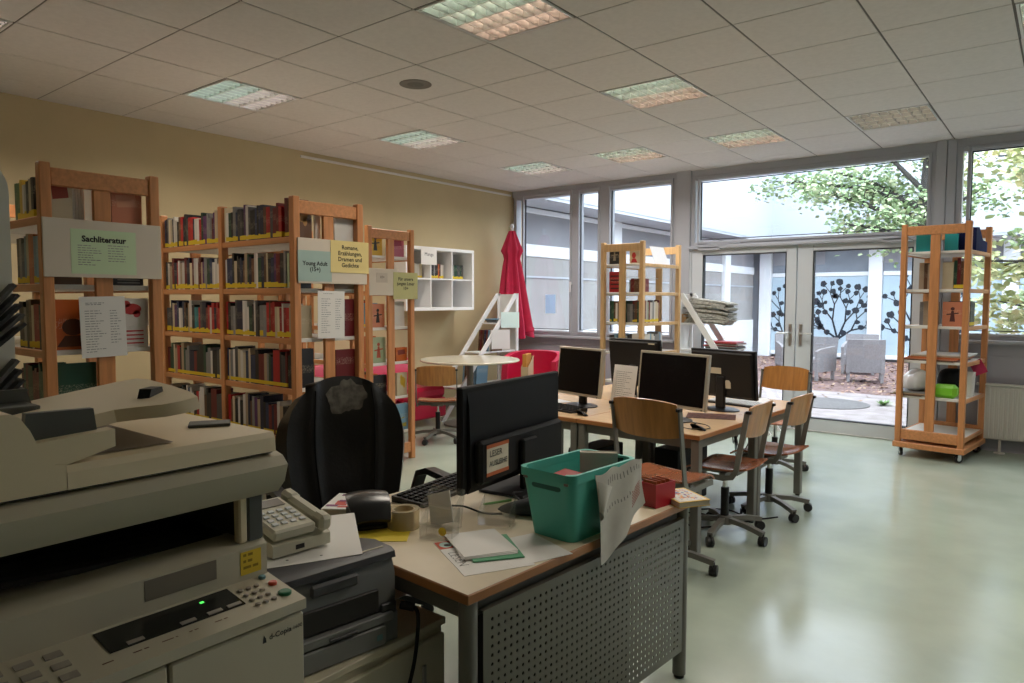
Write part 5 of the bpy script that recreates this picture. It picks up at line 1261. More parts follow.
g.prism(P, 'y', yy, yy+.002); g.build('grip_hole_shade', mat('crate_shadow_gap', (.02, .12, .10, 1), .7), t, smooth=0)  # shade of the open grip put into the plate's dark colour
g = MB()
for q in (-.075, .085): g.box(q-.008, q+.008, -ty_-.0075, -ty_-.003, hh-.012, hh-.004, b=.001)
g.build('clip', M_metal_g, t)
Mc = t.matrix_basis.copy() if False else Matrix.Translation((-1.222, 1.893, DZ+.0008)) @ Matrix.Rotation(R(-4), 4, 'Z')
def in_crate(x, y, z, rz=0, rx=0, ry=0): return Mc @ Matrix.Translation((x, y, z)) @ Euler((R(rx), R(ry), R(rz))).to_matrix().to_4x4()
book(.030, .125, .20, NCOL['white'], in_crate(-.060, .085, .030, -53, 0, 0), 'upright pale book sticking out of the turquoise crate')
book(.020, .115, .19, NCOL['black'], in_crate(-.040, .115, .020, -53, 0, 0), 'black book behind the pale one in the turquoise crate')
mag(in_crate(-.055, -.12, .160, 10, 0, 6), .11, .15, .016, 'red', 'red book lying on top in the turquoise crate')
mag(in_crate(-.070, -.125, .142, -6), .13, .18, .016, 'dark red', 'dark red book under the top one in the turquoise crate')
mag(in_crate(-.065, -.12, .126, 3), .13, .18, .014, 'dark blue', 'dark blue book deeper in the turquoise crate')
mag(in_crate(-.070, -.125, .0055, 0), .14, .18, .12, 'brown', 'stack of bound paper at the bottom of the turquoise crate')
# paper bag hanging over the crate side
def sack(u, v):
    # u along y (left to right), v from the rim down
    y = -.072 + .262*u; x = tx_ + .0105 + .030*v*(1-.5*u) + .006*math.sin(9*u+4*v)
    z = hh + .008 + .012*u - v*(.275-.13*u**1.3) - .005*math.sin(14*u)
    return (x, y, z)
b = MB(); b.sheet(sack, 22, 18, .0012); t = thing('paper_bag', 'torn white paper bag hanging over the crate side and the desk edge', 'paper bag', (-1.222, 1.893, DZ+.0008), -4)
b.build('sheet', mat('bag_paper', (.56, .54, .48, 1), .8, var=.12, scale=14), t, smooth=60)
b = MB(); rnd = random.Random(8)
def on_sack(u, v): p = Vector(sack(u, v)); return (p.x+.0016, p.y, p.z)
for (u0, u1, v0, n_) in ((.22, .95, .10, 12), (.20, .70, .45, 9)):
    for k in range(n_):
        u = u0+(u1-u0)*k/n_; hh_ = .09 if v0 < .2 else .05
        b.quad(on_sack(u, v0+.02*math.sin(3*k)), on_sack(u+.018, v0), on_sack(u+.020, v0+hh_), on_sack(u+.004, v0+hh_*.9))
b.build('faded_print', mat('faded_ink', (.20, .20, .18, 1), .8), t, smooth=0)
b = MB()
for k in range(6): b.quad(on_sack(.70, .50+.05*k), on_sack(.94, .44+.05*k), on_sack(.94, .465+.05*k), on_sack(.70, .525+.05*k))
b.build('red_print', mat('faded_red_ink', (.35, .12, .10, 1), .8), t, smooth=0)
b = MB(); b.sheet(lambda u, v: (tx_+.020+.012*math.sin(PI*u)+.01*v, -.068+.075*u*(1-v), hh-.012-.09*v-.03*u), 6, 8, .001); b.build('folded_corner', mat('bag_paper_light', (.66, .64, .58, 1), .8), t, smooth=60)
# red card box and the bright paperback at the desk end
t = thing('card_box', 'small red open card box behind the paper bag at the desk end', 'box', (-1.140, 2.290, DZ+.0008), -12)
b = MB(); w_ = .003; hx, hy, hz = .036, .055, .085
b.box(-hx, hx, -hy, hy, 0, w_); b.box(-hx, -hx+w_, -hy, hy, w_, hz); b.box(hx-w_, hx, -hy, hy, w_, hz); b.box(-hx+w_, hx-w_, -hy, -hy+w_, w_, hz); b.box(-hx+w_, hx-w_, hy-w_, hy, w_, hz); b.build('box', M_redbox, t, smooth=0)
b = MB()
for k in range(4): b.box(-.030, .030, -.045+k*.024, -.042+k*.024, .004, .094)
b.build('index_cards', M_orange_t, t, smooth=0)
def bright_book(M, w, l, h):
    pass
t = thing('paperback', 'colourful paperback lying over the desk end beside the red box', 'book', (-1.090, 2.385, DZ+.0008), -32)
b = MB(); b.box(-.085, .085, -.065, .065, 0, .002); b.box(-.085, .085, -.065, .065, .019, .021); b.box(-.085, -.083, -.065, .065, .002, .019); b.build('cover', mat('yellow_cover', (.66, .42, .05, 1), .45), t, smooth=0)
b = MB(); b.box(-.082, .083, -.063, .063, .0025, .0185); b.build('pages', M_pages, t, smooth=0)
b = MB(); b.box(-.072, .075, -.056, .056, .0211, .0214); b.build('cover_picture', leafmat('cover_print', [(.70, .66, .58, 1), (.62, .60, .56, 1)]), t, smooth=0)
rnd = random.Random(12)
for cn, col in (('red', (.55, .05, .04)), ('blue', (.10, .16, .40)), ('orange', (.75, .30, .05))):
    b = MB()
    for k in range(26):
        x, y = rnd.uniform(-.062, .062), rnd.uniform(-.046, .046); q = rnd.uniform(.003, .009); an = rnd.uniform(0, 3)
        P = [(x+q*math.cos(an+PI/2*k_), y+q*.8*math.sin(an+PI/2*k_), .0216) for k_ in range(4)]; b.quad(*P)
    b.build(f'{cn}_print', mat(f'{cn}_print', (*col, 1), .5), t, smooth=0)
# ---- paper pile near the front corner
def flat(name, x, y, rz, w, l, tk, m, label, cat, z=DZ+.0008):
    o = MB().box(-w/2, w/2, -l/2, l/2, 0, tk).build(name, m, smooth=0); o.location = (x, y, z); o.rotation_euler = (0, 0, R(rz)); tag(o, label, cat); return o
t = thing('poster', 'white printed poster with a red framed eye, lowest of the desk papers', 'poster', (-1.31, 1.515, DZ+.0008), -28)
b = MB(); b.box(-.14, .14, -.105, .105, 0, .0012); b.build('sheet', M_paper, t, smooth=0)
b = MB(); zz = .0016
b.box(-.137, -.075, -.104, -.050, .0012, zz); b.build('red_frame', mat('poster_red', (.60, .08, .03, 1), .6), t, smooth=0)
b = MB(); b.add([(-.106+.024*math.cos(2*PI*k/18), -.077+.019*math.sin(2*PI*k/18), .0019) for k in range(18)], [tuple(range(18))]); b.build('pale_eye', mat('poster_mint', (.55, .70, .64, 1), .6), t, smooth=0)
b = MB(); b.add([(-.101+.011*math.cos(2*PI*k/14), -.074+.010*math.sin(2*PI*k/14), .0022) for k in range(14)], [tuple(range(14))]); text_into(b, 'LESEN', .042, Matrix.Translation((.016, -.060, .0019)), off=-.0009); b.build('lettering', M_ink, t, smooth=0)
flat('green_folder', -1.315, 1.560, -36, .20, .15, .003, mat('green_folder', (.07, .33, .16, 1), .5), 'green folder between the white papers near the desk corner', 'folder', DZ+.0035)
flat('paper_sheet', -1.235, 1.62, -20, .21, .20, .0012, M_paper, 'white sheet under the green folder towards the crate', 'paper', DZ+.0022-.0012)
for k in range(3): flat('paper_sheet', -1.350-.004*k, 1.555+.003*k, -33+1.5*k, .205, .165, .0015, M_paper, f'{["lower","middle","top"][k]} white sheet of the pile on the green folder', 'paper', DZ+.0068+.0018*k)
# ---- acrylic holders
def acrylic(label, x, y, rz, w, h, d, withp=True):
    t = thing('acrylic_holder', label, 'leaflet holder', (x, y, DZ+.0008), rz)
    b = MB(); b.box(-w/2, w/2, -d/2, d/2, 0, .003); b.M = Matrix.Translation((0, d/2-.002, .003)) @ Matrix.Rotation(R(-10), 4, 'X'); b.box(-w/2, w/2, 0, .0025, 0, h)
    b.M = Matrix.Translation((0, -d/2, .003)); b.box(-w/2, w/2, 0, .0025, 0, h*.55)
    b.M = Matrix.Identity(4)
    for q in (-1, 1): b.prism([(-d/2, .003), (d/2, .003), (d/2+h*.17, h*.97), (d/2-.003+h*.10, h*.97), (-d/2, h*.55)], 'x', min(q*w/2, q*(w/2-.0025)), max(q*w/2, q*(w/2-.0025)))
    b.build('holder', M_acryl, t, smooth=0)
    if withp:
        b = MB(); b.M = Matrix.Translation((0, .008, .006)) @ Matrix.Rotation(R(-14), 4, 'X') @ Matrix.Rotation(R(-18), 4, 'Y'); b.box(-w/2+.02, w/2-.022, 0, .004, .0, h*.85); b.build('leaflets', M_paper, t, smooth=0)
    return t
acrylic('clear acrylic leaflet holder with slips beside the tape roll', -1.575, 1.615, 8, .13, .12, .05)
acrylic('empty low clear acrylic tray in front of the dark pouch', -1.455, 1.755, 25, .11, .08, .07, False)
acrylic('clear acrylic stand with a yellow dot nearest the printer', -1.500, 1.530, 20, .11, .09, .05, False)
o = MB().lathe([(.013, 0), (.013, .0005)], 16).build('sticker', M_folder, smooth=0); o.matrix_basis = Matrix.Translation((-1.493, 1.535, DZ+.05)) @ Matrix.Rotation(R(-25), 4, 'Z') @ Matrix.Rotation(R(90), 4, 'X'); tag(o, 'round yellow sticker on the clear stand', 'sticker')
bpy.data.objects['sticker'].location = (-1.4700, 1.5140, DZ+.032); bpy.data.objects['sticker'].rotation_euler = (R(90), 0, R(20))
# ---- tape roll
t = thing('tape_roll', 'fat roll of clear packing tape standing on its rim on the desk', 'tape', (-1.665, 1.535, DZ+.0008))
b = MB(); b.lathe([(.036, 0), (.052, 0), (.052, .062), (.036, .062), (.036, 0)], 40, cap=False); b.build('roll', M_tape, t)
b = MB(); b.lathe([(.033, .001), (.036, .001), (.036, .061), (.033, .061), (.033, .001)], 40, cap=False); b.build('core', mat('card_core', (.55, .46, .30, 1), .8), t)
# ---- hole punch
t = thing('hole_punch', 'big black office hole punch on the yellow folder', 'hole punch', (-1.760, 1.465, DZ+.0030), 60); t.scale = (.88, .88, 1.0)
b = MB(); b.box(-.085, .085, -.055, .065, 0, .016, b=.006); b.build('base', M_black, t)
b = MB(); b.box(-.072, -.060, -.035, .045, .016, .060, b=.003); b.box(.060, .072, -.035, .045, .016, .060, b=.003); b.box(-.06, .06, .0, .035, .016, .050, b=.006); b.build('bracket', M_black, t)
def lever(u, v):
    x = (u-.5)*2; z = .085 - .030*v + .020*math.sin(PI*v) - .006*x*x - (.02*max(0, v-.8)/.2)
    return (x*(.066+.010*math.sin(PI*v)), .075-.165*v, z)
b = MB(); b.sheet(lever, 12, 14, .016); b.build('lever', mat('gloss_black', (.01, .01, .011, 1), .28), t, smooth=60)
b = MB(); b.box(-.016, .016, -.075, -.071, .060, .073, b=.001); b.build('bright_plate', M_label, t)
flat('yellow_folder', -1.71, 1.475, 40, .20, .24, .0018, M_folder, 'bright yellow folder under the hole punch', 'folder')
# ---- magazine pile behind the phone
for k in range(4): flat('magazine', -1.935+.003*k, 1.545-.004*k, 28+2*k, .15, .19, .0085, [M_pages, M_pages, M_label, M_pages][k], f'{["lowest","second","third","topmost"][k]} booklet of the pile left of the hole punch', 'magazine', DZ+.0008+.0088*k)
t = thing('magazine', 'colourful red and white magazine cover on the booklet pile', 'magazine', (-1.925, 1.533, DZ+.0366), 34)
b = MB(); b.box(-.075, .075, -.095, .095, 0, .003); b.build('pages', M_paper, t, smooth=0)
rnd = random.Random(15)
for cn, col in (('red', (.60, .07, .05)), ('blue', (.20, .35, .50)), ('purple', (.22, .05, .16))):
    b = MB()
    for k in range({'red': 13, 'blue': 5, 'purple': 4}[cn]):
        x, y = rnd.uniform(-.052, .052), rnd.uniform(-.08, .08); b.box(x-.020, x+.020, y-.009, y+.009, .003, .0034 + {'red': 0, 'blue': .0003, 'purple': .0006}[cn])
    b.build(f'{cn}_print', mat(f'{cn}_cover_print', (*col, 1), .5), t, smooth=0)
# ---- dark pouch, cables, pens
def pouch(u, v):
    a = 2*PI*u; s = math.sin(PI*v)**.4 if 0 < v < 1 else 0; k = .45+.55*v
    return (-.10+.20*v, .045*k*s*math.cos(a), .042*k*(1+s*math.sin(a))*.95)
o = MB().sheet(pouch, 20, 16).build('pouch', mat('grey_cloth', (.035, .036, .042, 1), .8, bump=.3), smooth=70); o.location = (-1.43, 1.885, DZ+.001); o.rotation_euler = (0, 0, R(32)); tag(o, 'dark grey cloth pouch between big monitor and crate', 'pouch')
cable('desk_cable', 'black cable looping from the big monitor to the dark pouch', [(-1.60, 2.10, DZ+.005), (-1.57, 1.99, DZ+.03), (-1.50, 1.97, DZ+.012), (-1.44, 2.02, DZ+.006), (-1.36, 2.03, DZ+.005)], .004)
cable('desk_cable', 'thinner black cable behind the acrylic holders', [(-1.70, 1.80, DZ+.004), (-1.62, 1.78, DZ+.02), (-1.55, 1.80, DZ+.006), (-1.50, 1.84, DZ+.004)], .0035)
cable('pen', 'green pencil lying below the big monitor', [(-1.62, 1.88, DZ+.005), (-1.575, 1.985, DZ+.005)], .0042, mat('green_pencil', (.10, .33, .05, 1), .4))
# ---- office chair
OX, OY = -2.42, 1.965
t = thing('office_chair', 'black leather high-back office chair with a worn patch at the top', 'office chair', (OX, OY, 0), -112)
# local: faces +y
def oback(u, v):
    a = (.5-u)*2; z = .40 + .662*v - .145*abs(a)**2.5*max(0, (v-.40)/.60)**1.5
    w_ = .255 + .045*math.sin(PI*min(1, v*1.15)) - .055*(1-v)**2 if v < .99 else .255
    w_ = .205 + .066*math.sin(PI*(.05+.75*v))
    y = -.16 - .10*v - .02*math.cos(PI*v) + .055*abs(a)**2.2 - .018*math.exp(-((abs(a)-.55)/.10)**2)*(-1) + .012*math.sin(PI*v*3)*(1-abs(a))
    return (w_*a, y, z)
b = MB(); b.sheet(oback, 30, 30, .085); b.build('backrest', M_leather, t, smooth=80)
def patch_fn(u, v):
    uu = .5+.17*(u-.5)*2; vv = .84+.115*(v-.5)*2
    p = Vector(oback(uu, vv)); return (p.x, p.y+.0025, p.z)
rnd = random.Random(9); b = MB(); n = 30; cpt = (.53, .86)
pts = [(0, 0)]; vs = [tuple(Vector(oback(*cpt))+Vector((0, .003, 0)))]; fs = []
for r_ in range(1, 5):
    for k in range(n):
        an = 2*PI*k/n; jag = 1 + r_/4*(.14*math.sin(2*an+1)+.07*math.sin(5*an)+(.10*rnd.uniform(-1, 1) if r_ == 4 else 0))
        uu = cpt[0]+.165*r_/4*jag*math.cos(an); vv = min(.985, cpt[1]+.125*r_/4*jag*math.sin(an))
        vs.append(tuple(Vector(oback(uu, vv))+Vector((0, .003, .001 if vv > .97 else 0))))
for k in range(n): fs.append((0, 1+k, 1+(k+1) % n))
for r_ in range(3):
    for k in range(n): fs.append((1+r_*n+k, 1+(r_+1)*n+k, 1+(r_+1)*n+(k+1) % n, 1+r_*n+(k+1) % n))
b.add(vs, fs); b.build('worn_patch', M_worn, t, label='grey worn leather patch')
b = MB()
for q in (-.52, .52): b.tube([tuple(Vector(oback(.5+q/2, v/20))+Vector((0, .002, 0))) for v in range(1, 20)], .004, 6)
b.build('seam', M_black_m, t)
def oseat(u, v):
    a = (u-.5)*2; return (.26*a, -.17+.46*v, .43+.035*(1-abs(a)**3)*math.sin(PI*(.15+.7*v))-.05*max(0, v-.8)*5*.4)
b = MB(); b.sheet(oseat, 16, 16, .09); b.build('seat', M_leather, t, smooth=70)
for s in (-1, 1):
    b = MB(); b.strip([(s*.285, -.12, .40), (s*.33, -.15, .50), (s*.345, -.12, .590), (s*.35, -.02, .622), (s*.35, .18, .628), (s*.345, .30, .605), (s*.33, .31, .53), (s*.285, .16, .40)], .050, .028, (1, 0, 0)); b.build('armrest', M_black, t)
b = MB(); b.box(-.30, .30, -.06, .16, .33, .36, b=.01); b.build('seat_mechanism', M_black, t)
b = MB(); b.rod((0, 0, .09), (0, 0, .335), .028, n=14); b.build('column', M_black, t)
b = MB(); b.lathe([(.04, .06), (.06, .07), (.06, .11), (.03, .12)], 16)
for k in range(5):
    an = R(72*k+16); c_, s_ = math.cos(an), math.sin(an); b.strip([(c_*.04, s_*.04, .10), (c_*.2, s_*.2, .085), (c_*.30, s_*.30, .062)], .045, .03, (-s_, c_, 0))
b.build('star_base', M_black, t)
for k in range(5):
    an = R(72*k+16); c_, s_ = math.cos(an), math.sin(an); b = MB()
    for q in (-1, 1): p = Vector((c_*.30-s_*q*.014, s_*.30+c_*q*.014, .0285)); d = Vector((-s_*.01, c_*.01, 0)); b.rod(p-d, p+d, .028, n=14)
    b.rod((c_*.30, s_*.30, .03), (c_*.30, s_*.30, .065), .008, n=6); b.build('caster', M_rubber, t)

# ------------------------------------------------------------------ cabinet, printer, phone
CZ = .50
t = thing('low_cabinet', 'low cream cabinet carrying the grey printer, pushed under the desk corner', 'cabinet', (-1.66, 1.18, 0))
b = MB(); b.box(-1.95, -1.392, .92, 1.43, .03, CZ-.02, b=.003); b.box(-1.96, -1.382, .915, 1.437, CZ-.02, CZ, b=.002); b.box(-1.94, -1.41, .93, 1.42, 0, .03); b.build('body', M_cab, t, world=True)
b = MB(); b.box(-1.391, -1.374, .93, 1.424, .05, .46, b=.003); d = b.build('door', M_cab, t, world=True)
b = MB(); b.box(-1.374, -1.366, 1.33, 1.345, .30, .40, b=.003); b.build('handle', M_metal_l, d, world=True)
PR = Matrix.Translation((-1.395, 1.262, CZ+.0008)) @ Matrix.Rotation(R(-7.4), 4, 'Z')
t = thing('laser_printer', 'dark grey laser printer on the cream cabinet beside the copier', 'printer', (0, 0, 0)); t.matrix_basis = PR @ Matrix.Translation((-.17, -.165, 0))
# local: front at x=+.17, right end at y=+.165
pw = .165; pd = .17; ph = .245
b = MB(); b.prism([(-pd, 0), (pd, 0), (pd, .075), (pd-.012, .082), (pd-.012, .18), (pd-.025, .215), (-pd, .215)], 'y', -pw, pw); b.build('body', M_print, t)
b = MB(); b.prism([(-pd, .216), (pd-.024, .216), (pd-.010, .222), (pd-.014, .238), (pd-.03, ph), (.06, ph), (-.05, ph-.022), (-pd+.02, ph-.018), (-pd, ph)], 'y', -pw-.002, pw+.002); b.build('top_cover', M_print_t, t)
b = MB(); b.box(pd-.011, pd+.004, -.09, .045, .182, .214, b=.006); b.build('handle_recess', M_print_t, t)
b = MB(); b.box(pd-.014, pd-.004, -pw+.01, pw-.055, .088, .150, b=.003); b.build('output_slot', M_cop_k, t)
b = MB(); b.box(pd-.010, pd+.012, -pw, pw-.02, .060, .084, b=.003); b.box(pd-.0, pd+.014, -pw, pw-.045, .002, .056, b=.003); b.build('paper_tray', mat('printer_tray', (.20, .205, .20, 1), .5), t)
b = MB(); b.box(pd+.013, pd+.020, -.05, .03, .064, .073, b=.002); b.build('tray_grip', M_print_t, t)
b = MB(); b.box(pd-.050, pd-.043, .07, .15, ph-.004, ph+.0012); b.build('silver_strip', M_label, t)
b = MB(); b.box(pd-.010, pd+.0, pw-.05, pw-.002, .070, .105, b=.003); b.build('side_hatch', M_print_t, t)
b = MB(); b.box(pd+.0142, pd+.0148, pw-.075, pw-.058, .02, .035); b.build('blue_sticker', M_blue_b, t)
pts_ = [(-1.400, 1.290, .575), (-1.368, 1.306, .572), (-1.352, 1.296, .52), (-1.352, 1.27, .40), (-1.352, 1.19, .25), (-1.352, 1.06, .12), (-1.356, .98, .02)]
b = MB(); b.tube(smooth_path(pts_), .0055, 8); pc = b.build('power_cord', M_black, t, world=True)
b = MB(); b.rod((-1.405, 1.283, .582), (-1.372, 1.300, .578), .011, n=10); b.build('plug', M_black, pc, world=True)
for k in range(3): flat('paper_sheet', -1.70+.01*k, 1.40, 4*k-3, .22, .15, .0022, M_paper, f'{["bottom","middle","top"][k]} white sheet of the pile on the cabinet behind the printer', 'paper', CZ+.0005+.0024*k)
# white sheet and desk phone on the printer
def ptop(x, y, z=0): return (PR @ Matrix.Translation((-.17, -.165, 0))) @ Vector((x, y, ph+z))
t = thing('paper_sheet', 'large white punched sheet draped on top of the grey printer', 'paper', (0, 0, 0)); t.matrix_basis = PR @ Matrix.Translation((-.17, -.165, ph+.0015)) @ Matrix.Rotation(R(-20), 4, 'Z')
b = MB(); b.sheet(lambda u, v: (-.25+.355*u, -.19+.36*v-.05*u, .002+.003*math.sin(4*u+2*v)), 10, 10, .0008); b.build('sheet', M_paper, t)
b = MB()
for q in (-.02, .065): b.add([(.092+.004*math.cos(2*PI*k/10), q-.05+.004*math.sin(2*PI*k/10), .0075) for k in range(10)], [tuple(range(10))])
b.build('punch_hole', M_print_t, t, smooth=0)
PHM = Matrix.Translation((-1.665, 1.090, CZ+ph+.0095)) @ Matrix.Rotation(R(86), 4, 'Z')
t = thing('desk_telephone', 'beige corded desk telephone lying on the printer', 'telephone', (0, 0, 0)); t.matrix_basis = PHM
# local: x across, y away from the user, wedge rising to the back
b = MB(); b.prism([(-.10, 0), (.10, 0), (.10, .060), (-.09, .036), (-.10, .030)], 'x', -.085, .085); b.build('base', M_phone, t)
b = MB(); b.M = Matrix.Translation((0, -.10, .040)) @ Matrix.Rotation(R(10), 4, 'X'); b.box(-.083, .040, 0, .195, 0, .030, b=.006); b.build('key_panel', M_phone, t)
kp = b.M.copy()
b = MB(); b.M = kp; b.box(-.065, .025, .135, .180, .030, .033, b=.002); b.build('display', M_phone_d, t)
b = MB(); b.M = kp
for r_ in range(4):
    for c_ in range(4): b.box(-.070+c_*.026, -.052+c_*.026, .028+r_*.024, .043+r_*.024, .030, .034, b=.002)
b.build('keys', M_white_k, t)
b = MB(); b.M = kp; b.box(.046, .084, -.010, .205, .010, .040, b=.010); b.box(.046, .084, -.012, .040, .0, .045, b=.010); b.box(.046, .084, .150, .207, .0, .045, b=.010); b.build('handset', M_phone, t)
b = MB(); b.box(-.02, .005, -.1015, -.0995, .008, .020); b.build('socket', M_black, t)

# ------------------------------------------------------------------ copier
Y0, Y1 = .285, .885
t = thing('photocopier', 'large beige office photocopier in the near left corner', 'photocopier', (-1.65, .585, 0))
def P(poly, m, name, y0=Y0, y1=Y1, parent=None, smooth=35):
    b = MB(); b.prism(poly, 'y', y0, y1); return b.build(name, m, parent or t, world=True, smooth=smooth)
# lower body and doors
P([(-1.98, .0), (-1.30, .0), (-1.30, .735), (-1.45, .76), (-1.98, .76)], M_cop_g, 'lower_body', Y0+.004, Y1-.004)
b = MB(); b.box(-1.299, -1.278, Y0, .590, .10, .742, b=.004); b.build('front_door', M_cop_g, t, world=True)
d2 = MB().box(-1.299, -1.278, .595, Y1, .10, .742, b=.004).build('front_door', M_cop_g, t, world=True)
b = MB(); text_into(b, 'd-Copia', .0165, Matrix.Translation((-1.2772, .826, .724)) @ FACE['+x'], off=.0003); text_into(b, '1600', .012, Matrix.Translation((-1.2772, .868, .721)) @ FACE['+x'])
b.quad((-1.2772, .784, .708), (-1.2772, .793, .708), (-1.2772, .792, .717), (-1.2772, .787, .725)); b.build('lettering', M_ink, d2, world=True, smooth=0)
# control panel sloping to the front
P([(-1.30, .743), (-1.272, .750), (-1.272, .772), (-1.46, .800), (-1.46, .765)], M_cop_g, 'control_panel', Y0-.004, Y1+.002)
def cp(u, y, dz=.0): return (-1.272-.188*u, y, .772+.028*u+dz)   # u 0 front .. 1 rear
def cpbox(u0, u1, y0, y1, h, m, name, parent=None, n=1):
    b = MB(); b.add([cp(u0, y0, .0002), cp(u0, y1, .0002), cp(u1, y1, .0002), cp(u1, y0, .0002), cp(u0, y0, h), cp(u0, y1, h), cp(u1, y1, h), cp(u1, y0, h)], [(0, 3, 2, 1), (4, 5, 6, 7), (0, 1, 5, 4), (1, 2, 6, 5), (2, 3, 7, 6), (3, 0, 4, 7)])
    return b.build(name, m, parent or t, world=True, smooth=0)
dp = cpbox(.30, .70, .512, .778, .0022, mat('dark_display', (.012, .014, .013, 1), .2), 'display_strip')
for y in (.545, .645, .700, .742): cpbox(.32, .37, y, y+.03, .004, M_keys, 'display_key', dp)
cpbox(.58, .61, .708, .716, .0032, emit('green_led', (.12, 1, .15, 1), 1.2), 'status_lamp', dp)
for r_ in range(4):
    for c_ in range(3):
        y = .795+c_*.019; u = .20+r_*.12; p = cp(u, y, .003); MB().lathe([(.0058, -.003), (.0058, .001), (.0045, .002)], 10, p).build('number_key', M_keys, t, world=True)
for (u, y, r_, m, nm) in ((.24, .864, .0145, M_green_b, 'start_button'), (.50, .866, .0095, M_red_b, 'stop_button'), (.69, .862, .0080, M_blue_b, 'reset_button')):
    b = MB(); b.lathe([(r_, -.003), (r_, .004), (r_*.8, .006), (0, .006)], 18, cp(u, y), cap=False); b.build(nm, m, t, world=True)
for y in (.335, .38, .425):
    for k in range(3): cpbox(.14+.20*k, .23+.20*k, y, y+.028, .003, M_keys, 'function_key')
b = MB(); rnd = random.Random(2)
for k in range(5): rule_lines(b, Matrix.Translation((cp(.12, 0)[0]-.002, .49+k*.052, cp(.12, 0)[2]+.0022)) @ Matrix(((0, -1, 0, 0), (1, 0, 0, 0), (0, 0, 1, 0), (0, 0, 0, 1))), 0, .035, 0, .03, 2, .004, rnd)
b.build('printed_captions', mat('brown_ink', (.16, .08, .05, 1), .7), t, world=True, smooth=0)
# ledge with the label strip, then the dark delivery bay
P([(-1.415, .76), (-1.415, .864), (-1.428, .873), (-1.52, .873), (-1.97, .80), (-1.97, .76)], M_cop_g, 'delivery_ledge', Y0+.003, Y1-.002)
b = MB(); b.box(-1.4148, -1.4138, .612, .762, .818, .860); b.build('info_label', mat('grey_label', (.20, .17, .13, 1), .5), t, world=True, smooth=0)
st = MB().box(-1.4148, -1.4136, .818, .868, .806, .858).build('yellow_sticker', M_yellow, t, world=True, smooth=0)
b = MB(); rule_lines(b, Matrix.Translation((-1.4134, 0, 0)) @ FACE['+x'], .824, .862, .812, .854, 3, .006, random.Random(4)); b.build('small_print', mat('sticker_print', (.30, .20, .01, 1), .7), st, world=True, smooth=0)
def tray(u, v):  # paper delivery tray rising to the left
    y = Y0+.02 + (Y1-.048-Y0-.02)*u; return (-1.52-.44*v, y, .873+.035*(1-u)**2+.002*math.sin(60*v))
b = MB(); b.sheet(tray, 14, 40, .012); b.build('delivery_tray', M_cop_k, t, world=True)
P([(-1.97, .873), (-1.95, .873), (-1.95, .978), (-1.97, .978)], M_cop_k, 'bay_back', Y0, Y1)
b = MB(); b.box(-1.95, -1.50, Y0, Y0+.018, .873, .979); b.build('bay_wall', M_cop_k, t, world=True)
b = MB(); b.box(-1.450, -1.424, Y1-.062, Y1-.042, .8735, .979, b=.004); b.build('white_post', M_cop, t, world=True)
b = MB(); b.box(-1.95, -1.424, Y1-.041, Y1-.003, .8735, .979, b=.004); b.box(-1.95, -1.53, Y1-.041, Y1-.003, .79, .8735); b.build('right_post', M_cop_d, t, world=True)
b = MB(); b.box(-1.49, -1.46, Y0, Y0+.028, .79, .979, b=.004); b.build('left_post', M_cop_g, t, world=True)
# scanner and document feeder
P([(-1.985, .980), (-1.425, .980), (-1.392, .985), (-1.366, 1.012), (-1.352, 1.052), (-1.372, 1.070), (-1.40, 1.077), (-1.985, 1.077)], M_cop_g, 'scanner', Y0, Y1+.016, smooth=25)
b = MB(); b.box(-1.97, -1.384, Y0+.002, Y1-.002, 1.0775, 1.081); b.build('scanner_seam', M_black, t, world=True)
# lid: frame with a shallow tray, rising to the feeder housing on the left
lid = MB()
lid.prism([(-1.975, 1.0815), (-1.374, 1.0815), (-1.376, 1.112), (-1.384, 1.124), (-1.96, 1.124)], 'y', .470, Y1)
lid.build('lid', M_cop, t, world=True, smooth=25)
# feeder housing profile in (y,z)
hs = MB(); prf = [(.285, 1.0815), (.4695, 1.0815), (.4695, 1.125), (.452, 1.130), (.438, 1.145), (.428, 1.165), (.416, 1.195), (.402, 1.218), (.390, 1.226), (.285, 1.232)]
vs = [(-1.376-.0*z, y, z) for y, z in prf] + [(-1.965, y, z) for y, z in prf]; n = len(prf)
hs.add(vs, [tuple(range(n-1, -1, -1))[::-1], tuple(range(n, 2*n))[::-1]] + [(i, n+i, n+(i+1) % n, (i+1) % n) for i in range(n)])
hs.build('feeder_housing', M_cop, t, world=True, smooth=40)
# shade under the feed tray, put into a dark flat sheet on the lid
b = MB(); b.sheet(lambda u, v: (-1.43-.34*v, .475+.21*u, 1.1265+.0*u), 4, 4); b.build('lid_shade', mat('copier_shadow_beige', (.20, .165, .13, 1), .5), t, world=True, smooth=0)
# upper feed tray: plate with a wavy front carried above the lid
tp = [(-1.52, .390), (-1.505, .50), (-1.50, .600), (-1.47, .635), (-1.435, .665), (-1.42, .700), (-1.425, .735), (-1.50, .755), (-1.62, .772), (-1.76, .785), (-1.81, .780), (-1.825, .74), (-1.825, .545), (-1.825, .390)]
def tz(x, y): return 1.188 + .143*(y-.545)
b = MB(); n = len(tp)
vs = [(x, y, tz(x, y)) for x, y in tp] + [(x+.012*(1 if x > -1.6 else 0), y, tz(x, y)-.024) for x, y in tp]
cxy = (-1.65, .60); vs += [(*cxy, tz(*cxy)), (*cxy, tz(*cxy)-.026)]
fs = [(i, (i+1) % n, 2*n) for i in range(n)] + [((i+1) % n+n, i+n, 2*n+1) for i in range(n)] + [(i+n, (i+1) % n+n, (i+1) % n, i) for i in range(n)]
b.add(vs, fs); b.build('feed_tray', M_cop, t, world=True, smooth=30)
